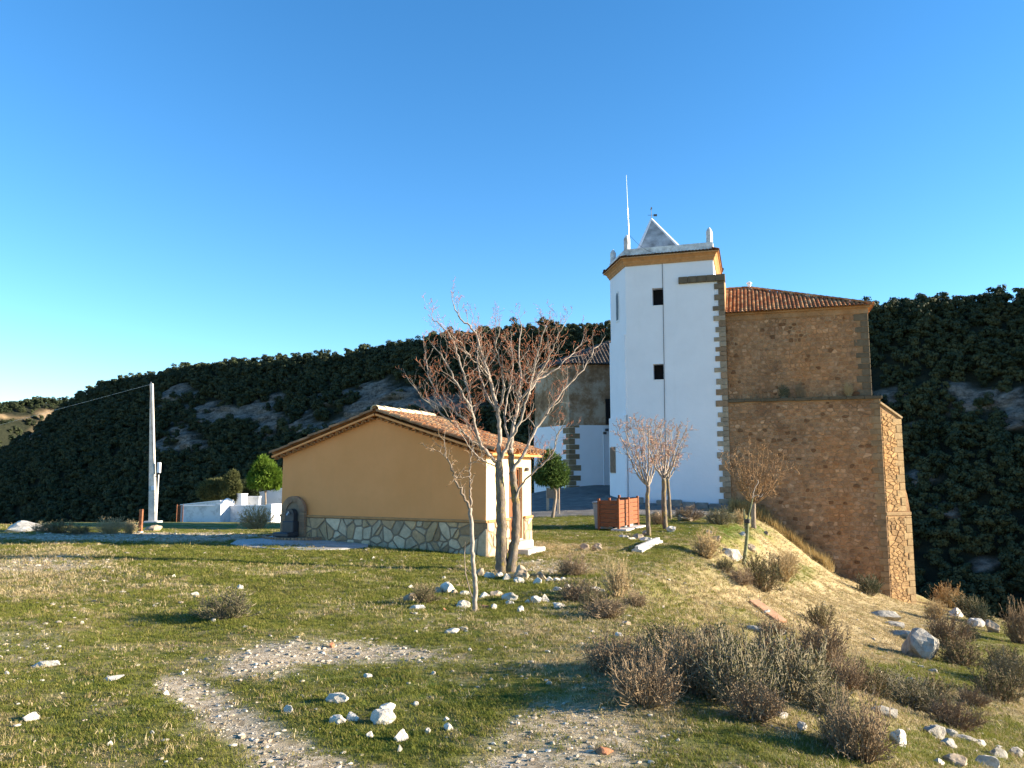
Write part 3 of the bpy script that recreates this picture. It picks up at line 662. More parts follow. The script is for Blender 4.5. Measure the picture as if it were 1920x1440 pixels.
# nave walls, with an added shading block behind them
zeav = zat(579, 41.8); zled = zat(746, 41.8)
def corner(kx):
    s = (kx*Bq.y-Bq.x)/(fdir.x-kx*fdir.y); return Bq+fdir*s
Wu = corner(.472); Wl = corner(.4808); back = -fn
SET = .34
U0 = Bq-fn*SET; U1 = Wu-fn*SET; Lw = (Wl-Bq).length; Lu = (U1-U0).length
gL = min(gzf(*Wl), gzf(*Bq))-1.6
mb = MB(); mb.prism([V2(q, zled-.3) for q in (U0, U1, U1+back*9, U0+back*9)], UP*(zeav-zled+.3)); mb.prism([V2(q, gL) for q in (Bq+back*9.4-fdir*2.2, Wu+back*9.4-fdir*.8, Wu+back*16-fdir*.8, Bq+back*16-fdir*2.2)], UP*(zeav-gL+.5)); mb.prism([V2(q, gL) for q in (Bq-fn*.02-fdir*.1, Wl-fn*.02, Wl+back*9.3, Bq+back*9.3)], UP*(zled-gL-.02)); mb.build('nave_wall_and_shade_block', MAT['mortar'], church)  # middle prism: unseen block added behind the nave to shade the chapel
# rubble stones on both walls
cells = []
def rub(Owall, L, z0, z1, area, keepout=None):
    pts = []; zz = .05
    while zz < z1-z0:
        rh = rng.uniform(.15, .27); xx = rng.uniform(0, .3)
        while xx < L: pts.append((xx, zz+rh/2+rng.uniform(-.05, .05))); xx += rng.uniform(.6, 1.5)*area/rh*.98
        zz += rh
    cs = vor_cells(L, z1-z0, 0, rng, aspect=1.5, gap=.02, relax=0, pts=np.clip(np.array(pts), .02, max(L, z1-z0)))
    cs = [[tuple(np.mean(c, 0)+(np.array(p)-np.mean(c, 0))*k) for p in c] for c, k in zip(cs, rng.uniform(.74, 1.0, len(cs)))]
    for c in cs:
        if keepout and keepout(np.mean(c, 0)): continue
        cells.append((parea(c), c, Owall+UP*z0))
gline = lambda s: gzf(*(Bq+fdir*float(s)))
rub(V2(Bq-fn*.02), Lw-.4, gL+.9, zled-.22, .06, lambda c: c[1]+gL+.9 < gline(c[0])-.35)
rub(V2(U0), Lu-.55, zled+.05, zeav-.42, .052)
cells.sort(key=lambda c: -c[0]); joint = MB()
palette = [(1, 1, 1), (1.05, .97, .9), (.9, .85, .8), (1.15, 1.12, 1.1), (.82, .78, .75), (1.0, .9, .8), (1.12, 1.02, .9), (.88, .78, .68)]
for i, (a_, c, Ow) in enumerate(cells):
    t_ = rg.uniform(.84, 1.1); p = rg.choice(palette); tint = tuple(t_*x for x in p)
    if rg.random() < .03: tint = (1.5, 1.5, 1.5)
    if rg.random() < .05: tint = (.5, .42, .36)
    if i < 300:
        o = MB(); stone_piece(o, c, Ow, f3, UP, n3, rg.uniform(.012, .04), rg, tint, .025, .012); o.build('stone', MAT['rubble'], church)
    else: stone_piece(joint, c, Ow, f3, UP, n3, rg.uniform(.008, .03), rg, tint, .02, .01)
joint.build('rubble_stones', MAT['rubble'], church)['kind'] = 'stuff'
# quoins at the right corners of upper and lower wall
for (Pc, z0, z1, big, setb) in ((U1, zled+.05, zeav-.36, (.66, .38), 0), (Wl, gL+.6, zled-.14, (.5, .3), .02)):
    z = z0; k = 0
    while z < z1-.05:
        h = min(rg.uniform(.27, .40), z1-z); l_ = big[k % 2]+rg.uniform(-.08, .1); t_ = rg.uniform(.7, 1.0)
        tint = (.52*t_, .50*t_, .46*t_) if setb == 0 else (1.0*t_, .82*t_, .64*t_)
        o = MB(); o.bevbox(V2(Pc-fdir*(l_/2-.02)-fn*(.2-.03+setb), z+h/2), f3, n3, UP, l_/2, .2, h/2-.01, .018, tint=tint); o.build('quoin', MAT['quoin'], church); z += h; k += 1
# frieze under the eaves
mb = MB(); mb.box(V2(U0+fdir*(Lu/2)-fn*.1, zeav-.2), f3, n3, UP, Lu/2+.03, .14, .19); mb.box(V2(U0+fdir*(Lu/2)-fn*.05, zeav-.04), f3, n3, UP, Lu/2+.12, .2, .05); mb.build('eaves_course', MAT['mortar'], church)
# ledge slabs on top of the thicker lower wall
nsl = 9
for k in range(nsl):
    a = (Lw+.12)*k/nsl; b = (Lw+.12)*(k+1)/nsl
    o = MB(); o.bevbox(V2(Bq+fdir*((a+b)/2)-fn*.20, zled-.07+rg.uniform(-.012, .012)), f3, n3, UP, (b-a)/2-.005, .30+rg.uniform(0, .015), .085, .02, tint=(.34, .33, .30)); o.build('ledge_slab', MAT['quoin'], church)
# nave roof: hipped, clay tiles
rz = zat(541, 47); Rp1 = Vector((at(1405, 541, 47).x, 47.)); Rp0 = Rp1-fdir*4.5
ov = .28; E0 = U0+fn*ov-fdir*.05; E1 = U1+fn*ov+fdir*ov; E2 = U1-fn*9.2+fdir*ov; E3 = U0-fn*9.2-fdir*.05; zev = zeav+.02
mb = MB(); mb.add([V2(E0, zev), V2(E1, zev), V2(Rp1, rz), V2(Rp0, rz), V2(E2, zev), V2(E3, zev)], [(0, 1, 2, 3), (1, 4, 2), (4, 5, 3, 2), (0, 1, 4, 5)]); nr = mb.build('nave_roof', MAT['mortar'], church)
mb = MB()
def tile_plane(mb, Ea, Eb, top_fn, zt, colw=.21, ex=.36, tints=None, tn=.0):
    """rows of tiles from eave Ea-Eb up the slope; top_fn(s) = run length up the slope at s"""
    e = (Eb-Ea).normalized(); L_ = (Eb-Ea).length; slope_n = Vector((-e.y, e.x)); nc = int(L_/colw)
    for i in range(nc):
        s = (i+.5)*L_/nc; run, rise = top_fn(s)
        if run < .25: continue
        up_ = (V2(slope_n)*run+UP*rise); LL = up_.length; up_.normalize(); nrm = V2(e).cross(up_)
        if nrm.z < 0: nrm = -nrm
        k = 0; q = -.06
        while q < LL-.15:
            P_ = V2(Ea+e*s, zev if zt is None else zt)+up_*(q+.42)+nrm*(.0)
            half_tile(mb, P_, V2(e), -up_, nrm, .082, .098, .44, tint=tints(), n=4); q += ex
def warm():
    t_ = rg.uniform(.6, 1.15); return rg.choice([(t_, t_, t_), (1.15*t_, 1.25*t_, 1.2*t_), (.75*t_, .65*t_, .6*t_), (1.1*t_, 1.5*t_, 1.8*t_), (.95*t_, .8*t_, .75*t_)])
run0 = abs((Rp1-E0).dot(fn)); sap = (Rp1-E0).dot(fdir); Le = (E1-E0).length
def front_run(s):
    k = 1.0 if s < sap else max(0, 1-(s-sap)/(Le-sap)); return run0*k, (rz-zev)*k
tile_plane(mb, E0, E1, front_run, None, tints=warm)
def end_run(s):
    Le2 = (E2-E1).length; k = min(s/(Le2/2), (Le2-s)/(Le2/2)); return (Le-sap)*max(0, k), (rz-zev)*max(0, k)
tile_plane(mb, E1, E2, end_run, None, colw=.3, tints=warm)
tl = mb.build('roof_tiles', MAT['tile_t'], church); tl['kind'] = 'stuff'
def ridge_line(mb, P, Q, r=.12, tints=warm, ln=.4):
    d = Q-P; n_ = int(d.length/ln); d.normalize(); side = d.cross(UP).normalized(); nn_ = side.cross(d)
    for k in range(n_): half_tile(mb, P+d*(k*ln), side, d, nn_ if nn_.z > 0 else -nn_, r, r*1.12, ln+.05, tint=tints())
mb = MB(); ridge_line(mb, V2(E1, zev+.03), V2(Rp1, rz+.03)); ridge_line(mb, V2(Rp1, rz+.03), V2(Rp0, rz+.03)); ridge_line(mb, V2(E2, zev+.03), V2(Rp1, rz+.03)); mb.build('ridge_tiles', MAT['tile_t'], church)['kind'] = 'stuff'
mb = MB(); mb.tube([V2(Rp1, rz), V2(Rp1, rz+.28)], [.12, .10], 6); mb.tube([V2(Rp1, rz+.28), V2(Rp1, rz+.36), V2(Rp1, rz+.44)], [.16, .17, .05], 6); mb.build('roof_finial', MAT['white'], church)
# the sunlit raking buttress at the corner
be = Vector((.95, .31)).normalized(); bn = Vector((be.y, -be.x)); b3 = V2(be); bn3 = V2(bn)
zt0, zt1, zfl, zfl2 = zat(757, 40.7), zat(786, 41.6), zat(930, 41.6), zat(963, 41.6)
gb = gL-2
out = [(0, gb), (1.64, gb), (1.64, zfl2), (1.34+.12, zfl+.1), (1.34, zfl+.5), (1.34, zt1), (0, zt0)]
mb = MB(); mb.prism([V2(Wl+be*s, z) for s, z in out], V2(-bn*1.7)); bu = mb.build('buttress', MAT['mortar'], church); fix_normals(bu.data)
mb = MB(); mb.bevbox(V2(Wl+be*.84-bn*.8, zfl2+.02), b3, bn3, UP, .84, .84, .09, .03, tint=(1.0, .85, .62)); mb.build('buttress_ledge', MAT['quoin'], church)
bj = MB()
for zz0, zz1, L_ in ((gb+2.2, zfl2-.1, 1.22), (zfl2+.14, zt0-.1, .94)):
    cs = vor_cells(L_, zz1-zz0, int(L_*(zz1-zz0)/.06), rng, 1.7, .03, 1)
    for c in cs:
        mx = np.mean(c, 0)
        if mx[1]+zz0 > zt0-(zt0-zt1)*(mx[0]/1.34)-.25: continue
        t_ = rg.uniform(.95, 1.45); stone_piece(bj, c, V2(Wl+be*.05, zz0), b3, UP, bn3, rg.uniform(.01, .035), rg, (t_*.95, t_*1.0, t_*.8), .02, .012)
bj.build('buttress_stones', MAT['rubble'], church)['kind'] = 'stuff'
for (xr, z0, z1) in ((1.64, gb+2.2, zfl2-.1), (1.34, zfl2+.14, zt1-.02)):
    z = z0; k = 0
    while z < z1-.05:
        h = min(rg.uniform(.3, .44), z1-z); l_ = (.56, .36)[k % 2]+rg.uniform(-.05, .05); t_ = rg.uniform(.8, 1.1)
        o = MB(); o.bevbox(V2(Wl+be*(xr-l_/2+.02)-bn*.17, z+h/2), b3, bn3, UP, l_/2, .2, h/2-.01, .016, tint=(1.15*t_, 1.0*t_, .72*t_)); o.build('quoin', MAT['quoin'], church); z += h; k += 1
o = MB(); d_ = (V2(Wl+be*1.34, zt1)-V2(Wl, zt0)); o.bevbox(V2(Wl+be*.67-bn*.8, (zt0+zt1)/2+.05), d_.normalized(), bn3, d_.normalized().cross(bn3) if d_.normalized().cross(bn3).z > 0 else -d_.normalized().cross(bn3), d_.length/2+.05, .88, .06, .02, tint=(1.1, 1, .8)); o.build('buttress_coping', MAT['quoin'], church)
# chapel at the back left, brown plaster over a white dado
Q0 = Vector((at(1068, 850, 54).x, 54.)); Q1 = Vector((at(1150, 850, 54.4).x, 54.6)); Q2 = Vector((at(1003, 850, 57.5).x, 57.5)); Q3 = Q1+Vector((4, .2))
zw = zat(797, 54); ztop = zat(683, 54); zq = gzf(*Q0)-.8
qc = [Q0, Q3, Q3+Vector((0, 5)), Q2+Vector((.8, 2.6)), Q2]
mb = MB(); mb.prism([V2(q, zw) for q in qc], UP*(ztop-zw)); mb.build('chapel_wall', MAT['brown_plaster'], church)
mb = MB(); mb.prism([V2(q, zq) for q in offset_poly(qc, .06)], UP*(zw-zq)); mb.build('chapel_dado', MAT['white'], church)
z = zq+.5; k = 0; e1 = (Q3-Q0).normalized(); e2 = (Q2-Q0).normalized()
while z < zw-.05:
    h = min(rg.uniform(.3, .42), zw-z); t_ = rg.uniform(.7, 1.05); la, lb = ((.75, .35), (.4, .7))[k % 2]; la += rg.uniform(-.1, .1); tint = (.8*t_, .74*t_, .62*t_)
    o = MB(); p0 = offset_poly(qc, .085)[0]; pts = [p0, p0+e1*la, p0+e1*la+Vector((0, .3)), p0+Vector((.05, .35)), p0+e2*lb+Vector((.1, .25)), p0+e2*lb]
    o.prism([V2(q, z+.01) for q in pts], UP*(h-.02), tint); qo = o.build('quoin', MAT['quoin'], church); fix_normals(qo.data); z += h; k += 1
mb = MB(); ap = Vector((at(1165, 630, 58.5).x, 58.5)); zapx = zat(632, 58.5); rc = offset_poly(qc, .3); vs = [V2(q, ztop+.02) for q in rc]+[V2(ap, zapx)]
mb.add(vs, [(i, (i+1) % 5, 5) for i in range(5)]+[(4, 3, 2, 1, 0)], (1, 1, 1)); mb.build('chapel_roof', MAT['tile_dark'], church)
mb = MB()
def dusk():
    t_ = rg.uniform(.6, 1.3); return (t_, t_, t_)
for (Pa, Pb) in ((rc[0], rc[1]), (rc[4], rc[0])):
    e = (Pb-Pa).normalized(); nrm2 = Vector((-e.y, e.x)); run_ = (ap-Pa).dot(nrm2); sA = (ap-Pa).dot(e); Lx = (Pb-Pa).length
    def rf(s, sA=sA, Lx=Lx, run_=run_):
        k = s/sA if s < sA else max(0, 1-(s-sA)/max(.1, Lx-sA)); return run_*k, (zapx-ztop)*k
    tile_plane(mb, Pa, Pb, rf, ztop+.04, colw=.26, ex=.4, tints=dusk)
mb.build('chapel_tiles', MAT['tile_dark'], church)['kind'] = 'stuff'
p = at(1141, 772, 54.2); mb = MB(); mb.box((p.x+.1, 54.24, p.z), (1, .04, 0), (-.04, 1, 0), UP, .3, .25, .9); mb.build('chapel_opening', MAT['black'], church)
# stone kerb along the foot of the tower
for k in range(8):
    s = .5+k*.72; p = A+fdir*s+fn*.26; gz_ = gzf(*p)
    if k in (1,): continue
    o = MB(); o.bevbox(V2(p, gz_+.08), f3, n3, UP, .34, .2+rg.uniform(0, .06), .2+rg.uniform(-.05, .05), .04); o.build('foot_stone', MAT['kerbstone'], church)
# down pipes and brackets on the white chapel wall
p = at(1132, 850, 53.9); mb = MB(); mb.tube([(p.x, p.y, zq+.6), (p.x, p.y, zw-.2)], .04, 6); mb.build('down_pipe', MAT['white'], church)
for x_, y_ in ((1138, 806), (1134, 812)):
    p = at(x_, y_, 53.85); mb = MB(); mb.bevbox(p, (1, 0, 0), (0, 1, 0), UP, .12, .1, .09, .02); mb.build('wall_lamp', MAT['iron'], church)
# mast aerial and weather vane (stand on the tower)
q = offset_poly(plan_up, -.17)[0]; pm = Vector((q.x+.12, q.y+.02)); zm = zat(330, 45)
am = thing('aerial_mast', 'tall thin whip aerial rising beside the left pinnacle of the tower', 'aerial', (pm.x, pm.y, zpar))
mb = MB(); mb.tube([V2(pm, zpar), V2(pm, zpar+1.2), V2(pm+Vector((-.03, 0)), zpar+2.6)], [.03, .03, .022], 6); mb.build('mast', MAT['steel'], am)
mb = MB(); mb.tube([V2(pm+Vector((-.03, 0)), zpar+2.6), V2(pm+Vector((-.08, 0)), zm)], [.016, .008], 5); mb.build('whip', MAT['steel'], am)
mb = MB(); a_ = V2(pm, zpar+1.0); b_ = O+f3*s_of(1241.5, 482)+UP*(zc+.25)+n3*.3; pts = [a_.lerp(b_, t)-UP*(.35*math.sin(t*math.pi)) for t in np.linspace(0, 1, 9)]; mb.tube(pts, .009, 4); mb.build('guy_cable', MAT['cable'], am)
wv = thing('weather_vane', 'small black weather vane on top of the grey pyramid spire', 'weather vane', (ctr.x, ctr.y, zap))
mb = MB(); mb.tube([V2(ctr, zap-.05), V2(ctr, zat(388, 46.6))], [.022, .012], 5); mb.build('rod', MAT['iron'], wv)
zz = zat(403.5, 46.6); mb = MB(); mb.tube([V2(ctr+Vector((-.22, 0)), zz), V2(ctr+Vector((.2, 0)), zz)], .012, 5); mb.build('cross_arm', MAT['iron'], wv)
mb = MB(); mb.box(V2(ctr+Vector((.25, 0)), zz), (1, 0, 0), (0, 1, 0), UP, .11, .008, .07); mb.build('flag', MAT['iron'], wv)
mb = MB(); zz = zat(391, 46.6); mb.prism([V2(ctr+Vector((a, -.006)), zz+b) for a, b in ((-.05, -.1), (.04, -.06), (.06, .05), (.0, .12), (-.03, .04))], (0, .012, 0)); mb.build('finial', MAT['iron'], wv)
# ================================================================== the ochre hut
def plan_at(x, y, Y): p = at(x, y, Y); return Vector((p.x, p.y))
HB = plan_at(911.5, 950, 18.5); HA = plan_at(528.5, 930, 21.3)
gdir = (HB-HA).normalized(); gn = Vector((gdir.y, -gdir.x)); hd = -gn; Lg = (HB-HA).length; HDp = 2.55      # gn faces the camera
g3, gn3, hd3 = V2(gdir), V2(gn), V2(hd)
zE = zat(852, 18.5); zA = zat(783, 19.9); zS = zat(977, 18.5); zG = min(gzf(*HB), gzf(*HA), gzf(*(HB+hd*2.5)))-.35
hut = thing('hut', 'small ochre hut with clay tile roof and crazy paved stone base', 'hut', (HB.x-3, HB.y+2, gzf(HB.x-3, HB.y+2)))
doorA, doorB = 1.22, 2.02; zD0, zD1 = zat(1011, 20), zat(876, 20)
mb = MB(); Hm = HA+gdir*(Lg/2)
fr = [V2(HA, zG), V2(HB, zG), V2(HB, zE), V2(Hm, zA), V2(HA, zE)]; bk = [p+hd3*HDp for p in fr]
mb.add(fr+bk, [(0, 1, 2, 3, 4), (9, 8, 7, 6, 5), (0, 4, 9, 5)])
mb.build('wall', MAT['ochre'], hut)
mb = MB(); wall_holes(mb, V2(HB), hd3, g3, HDp, zG, zE, [(doorA, doorB, zD0, zD1)], .22); mb.build('side_wall', simple('ochre_render_sunlit_tone', (.74, .57, .33), .92, .1, 3, .3, .006), hut)  # paler than the gable ochre: the sun's glare is put into the colour
# skirting: mortar bed, each cladding stone, thin capping band
def skirt(O2, e3, n3_, L_, s0, s1, nst, seed):
    z0 = zG; m_ = MB(); m_.box(V2(O2)+e3*((s0+s1)/2)+UP*((z0+zS)/2)+n3_*.012, e3, n3_, UP, (s1-s0)/2, .016, (zS-z0)/2); m_.build('mortar_bed', MAT['basemortar'], hut)
    r2 = np.random.RandomState(seed); rr = random.Random(seed)
    for c in vor_cells(s1-s0, zS-z0-.04, nst, r2, 1.0, .030, 0):
        if np.mean(c, 0)[1]+z0 < min(gzf(*(O2+Vector((e3.x, e3.y))*(s0+c[0][0]))), 9)-.12: continue
        t_ = rr.uniform(.62, 1.12); tint = rr.choice([(t_, t_, t_), (t_*.95, t_*.84, t_*.7), (t_*1.1, t_*1.1, t_*1.1), (t_*.85, t_*.72, t_*.6)])
        o = MB(); stone_piece(o, c, V2(O2)+e3*s0+UP*z0, e3, UP, n3_, rr.uniform(.036, .056), rr, tint, .014, .004); o.build('stone', MAT['basestone'], hut)
    m_ = MB(); m_.bevbox(V2(O2)+e3*((s0+s1)/2)+UP*(zS-.012)+n3_*.03, e3, n3_, UP, (s1-s0)/2, .042, .028, .008); m_.build('capping_band', MAT['cornice'], hut)
skirt(HA, g3, gn3, Lg, 0, Lg+.05, 112, 21)
skirt(HB, hd3, g3, HDp, 0, doorA-.04, 26, 22); skirt(HB, hd3, g3, HDp, doorB+.04, HDp, 12, 23)
# door: frame, planks, handle, letter bars
dO = V2(HB)-g3*.14
fr_ = MB()
for (s, z, hs2, hz2) in ((doorA+.03, (zD0+zD1)/2, .03, (zD1-zD0)/2), (doorB-.03, (zD0+zD1)/2, .03, (zD1-zD0)/2), ((doorA+doorB)/2, zD1-.03, (doorB-doorA)/2-.06, .03)):
    fr_.box(dO+hd3*s+UP*z, hd3, g3, UP, hs2, .05, hz2)
dr = MB(); dr.box(dO+hd3*((doorA+doorB)/2)+UP*((zD0+zD1)/2)-g3*.03, hd3, g3, UP, (doorB-doorA)/2, .02, (zD1-zD0)/2); door = dr.build('door', MAT['door'], hut); fr_.build('frame', MAT['door'], door)
for k in range(6):
    w_ = (doorB-doorA-.12)/6; m_ = MB(); m_.bevbox(dO+hd3*(doorA+.06+w_*(k+.5))+UP*((zD0+zD1)/2-.02)-g3*.0, hd3, g3, UP, w_/2-.004, .014, (zD1-zD0)/2-.05, .005); m_.build('plank', MAT['door'], door)
m_ = MB(); hp = dO+hd3*(doorB-.1)+UP*(zD0+1.05); m_.tube([hp, hp+g3*.12, hp+g3*.12-hd3*.1], .014, 6); m_.build('handle', MAT['iron'], door)
for z in (zD0+.55, zD0+1.05, zD0+1.5):
    m_ = MB(); m_.box(dO+hd3*((doorA+doorB)/2)+UP*z+g3*.026, hd3, g3, UP, (doorB-doorA)/2-.08, .008, .016); m_.build('hinge_strap', MAT['iron'], door)
# concrete sill and step
for (dd, hx, hw, hh, zo) in ((.28, .30, .52, .10, .02), (.12, .14, .48, .09, .20)):
    c2 = HB+hd*((doorA+doorB)/2+.05)+gdir*dd; m_ = MB(); gz_ = gzf(*c2); m_.bevbox(V2(c2, gz_+zo), g3, hd3, UP, hx, hw, hh, .02); m_.build('door_step', MAT['concrete'], hut)
# roof: boards, verge with half-moon tile ends, tiles
half_w = Lg/2+.24; rise = (zA-zE); pit = math.atan2(rise, Lg/2); rdn = (g3*math.cos(pit)-UP*math.sin(pit)); ldn = (-g3*math.cos(pit)-UP*math.sin(pit))
OVg, OVb = .17, .15; Rg = V2(Hm, zA); slope_len = half_w/math.cos(pit); rnn = g3*math.sin(pit)+UP*math.cos(pit); lnn = -g3*math.sin(pit)+UP*math.cos(pit)
for dn, nn_ in ((rdn, rnn), (ldn, lnn)):
    m_ = MB(); c_ = Rg+dn*(slope_len/2)+hd3*((HDp-OVg+OVb)/2)+nn_*.075; m_.box(c_, dn, hd3, nn_, slope_len/2, (HDp+OVg+OVb)/2, .025); m_.build('roof_board', MAT['ochre'], hut)
    k = 0; s = .16                   # tile ends bedded under the verge
    while s < slope_len-.1:
        m_ = MB(); half_tile(m_, Rg+dn*s-gn3*-(OVg-.012)+nn_*-.035, dn, -gn3*-.0+hd3, nn_, .078, .075, .17, .012); m_.build('verge_tile', MAT['cornice'], hut); s += .218
def tile_mesh(flip):
    m_ = MB(); half_tile(m_, Vector((0, 0, 0)), Vector((1, 0, 0)), Vector((0, 1, 0)), Vector((0, 0, 1)), .078, .098, .43, .014, flip, 6); return m_.mesh('roof_tile', MAT['tile'])
tcov, tch = tile_mesh(1), tile_mesh(-1); rt = random.Random(77)
ncol = 12; cw = (HDp+OVg+OVb-.08)/ncol; nrow = 10; exq = (slope_len-.02)/nrow
left = MB()
for dn, nn_, real in ((rdn, rnn, True), (ldn, lnn, False)):
    ax_ = hd3
    for i in range(ncol+1):
        for j in range(nrow):
            for fl in (1, -1):
                if fl < 0 and i == ncol: continue
                off = (i if fl > 0 else i+.5)*cw-OVg+.06; P_ = Rg+hd3*off+dn*(j*exq-.02+rt.uniform(-.03, .03))+nn_*(.135+(.035 if fl > 0 else .075)+rt.uniform(-.006, .006))
                ax2 = (ax_+dn*rt.uniform(-.05, .05)).normalized(); dn2 = (dn-ax2*dn.dot(ax2)).normalized(); nz = nn_
                if real:
                    o = link('roof_tile', tcov if fl > 0 else tch, hut); mt = Matrix((ax2, dn2, nz)).transposed().to_4x4(); mt.translation = P_-ORI[hut.name]; o.matrix_local = mt
                else:
                    t_ = rt.uniform(.7, 1.2); half_tile(left, P_, ax2, dn2, nz, .078, .098, .43, .014, fl, 4, (t_, t_*1.05, t_*1.1))
left.build('left_slope_tiles', MAT['tile_t'], hut)['kind'] = 'stuff'
nrd = 8; tr = MB(); half_tile(tr, Vector((0, 0, 0)), Vector((1, 0, 0)), Vector((0, 1, 0)), Vector((0, 0, 1)), .12, .135, .42, .016, 1, 7); trm = tr.mesh('ridge_tile', simple('pale_ridge_tile', (.60, .49, .33), .9, .22, 8))
for k in range(nrd):
    o = link('ridge_tile', trm, hut); mt = Matrix((-g3, hd3*-1, UP)).transposed().to_4x4(); mt.translation = Rg+hd3*(-OVg+.42+k*(HDp+OVg+OVb-.1)/nrd)+UP*(.19+rt.uniform(-.008, .008))-ORI[hut.name]; o.matrix_local = mt
m_ = MB(); m_.tube([V2(HA-gdir*.05+gn*-.1, zG), V2(HA-gdir*.05+gn*-.1, zE-.15)], .035, 6); m_.build('down_pipe', MAT['cable'], hut)
m_ = MB(); m_.tube([V2(HB+hd*2.2, zE-.35)+g3*.01, V2(HB+hd*2.2, zE-.35)+g3*.09], .05, 8); m_.build('wall_lamp', MAT['iron'], hut)

# ---- drinking fountain against the gable
def gs(x, y):
    r = ray(x, y); k = r[0]/r[1]; return (HA.x-k*HA.y)/(k*gdir.y-gdir.x)
sF = gs(556, 960); pF = HA+gdir*sF; gF = gzf(*pF)
ft_ = thing('drinking_fountain', 'black cast iron drinking fountain in a brick arch on the ochre gable', 'fountain', (pF.x, pF.y, gF))
zarc = zat(958, pF.y); Ro, Ri = .40, .235; FO = V2(pF)+gn3*.055
bm_ = MB(); bm_.box(Vector((0, 0, 0)), (1, 0, 0), (0, 1, 0), UP, .5, .5, .5); ubrick = bm_.mesh('brick', MAT['brick'])
# mortar slab behind bricks
arcp = [(-Ro, gF-.2), (Ro, gF-.2)]+[(Ro*math.cos(a), zarc+Ro*math.sin(a)) for a in np.linspace(0, math.pi, 17)]
m_ = MB(); m_.prism([V2(pF)+g3*a+UP*b+gn3*.057 for a, b in arcp], gn3*.05); sl = m_.build('arch_back', MAT['basemortar'], ft_); fix_normals(sl.data)
def brick_at(parent, c, ax, ay, az, sx, sy, sz):
    o = link('brick', ubrick, parent); mt = Matrix((Vector(ax)*sx, Vector(ay)*sy, Vector(az)*sz)).transposed().to_4x4(); mt.translation = Vector(c)-ORI[parent.name]; o.matrix_local = mt
for i in range(17):
    a = math.pi*(i+.5)/17; rad = g3*math.cos(a)+UP*math.sin(a); tan = -g3*math.sin(a)+UP*math.cos(a)
    brick_at(ft_, V2(pF)+UP*zarc+rad*((Ro+Ri)/2)+gn3*.10, rad, gn3, tan, Ro-Ri, .10, .072)
zb = gF+.03
while zb < zarc-.03:
    for sgn in (-1, 1): brick_at(ft_, V2(pF)+UP*(zb+.026)+g3*sgn*((Ro+Ri)/2+.002)+gn3*.10, g3, gn3, UP, Ro-Ri, .10, .052)
    zb += .064
fi = MB(); w_ = .15; fp = [(-w_, gF+.1), (w_, gF+.1)]+[(w_*math.cos(a), zarc-.08+w_*math.sin(a)) for a in np.linspace(0, math.pi, 11)]
fi.prism([V2(pF)+g3*a+UP*b+gn3*.12 for a, b in fp], gn3*.16); pil = fi.build('iron_pillar', MAT['iron'], ft_); fix_normals(pil.data)
m_ = MB(); m_.bevbox(V2(pF, gF+.30)+gn3*.22, g3, gn3, UP, .19, .12, .20, .02); m_.build('pedestal', MAT['iron'], ft_)
m_ = MB(); m_.bevbox(V2(pF, gF+.16)+gn3*.40, g3, gn3, UP, .27, .22, .06, .03); m_.bevbox(V2(pF, gF+.08)+gn3*.38, g3, gn3, UP, .2, .16, .08, .02); m_.build('basin', MAT['iron'], ft_)
m_ = MB(); tp = V2(pF, zarc-.05)+gn3*.28; m_.tube([tp, tp+gn3*.07, tp+gn3*.10-UP*.05], [.022, .02, .018], 7); m_.tube([tp+gn3*.04+UP*.0, tp+gn3*.04+UP*.05], .014, 6); m_.build('tap', MAT['steel'], ft_)
m_ = MB(); Rb = .86; cb = [V2(pF)+g3*Rb*math.cos(a)*1.0+gn3*(.06+Rb*.82*math.sin(a))+UP*(gF-.2) for a in np.linspace(0, math.pi, 25)]; m_.prism(cb, UP*.27); pl = m_.build('platform', MAT['wetpad'], ft_); fix_normals(pl.data)
for i in range(30):
    a = math.pi*(i+.5)/30; rad = g3*math.cos(a)+gn3*.82*math.sin(a); rad_n = rad.normalized(); tan = UP.cross(rad_n)
    brick_at(ft_, V2(pF)+gn3*.06+rad*(Rb+.0)+UP*(gF+.005), tan, rad_n, UP, .072, .12, .20)
# concrete pad under it
pc = on_ground(560, 1024); ex_, ey_ = 1.0, .5
padpts = [on_ground(x, y) for x, y in ((432, 1021), (470, 1027), (520, 1031), (580, 1033), (650, 1031), (690, 1027), (690, 1021), (640, 1016), (560, 1011), (500, 1010), (445, 1014))]
m_ = MB(); zz = pc.z+.03; m_.prism([(p.x, p.y, p.z-.13) for p in padpts], UP*.155); pad = m_.build('concrete_pad', MAT['wetpad'], None, origin=(pc.x, pc.y, zz)); fix_normals(pad.data); tag(pad, 'worn concrete pad in front of the drinking fountain', kind='structure')

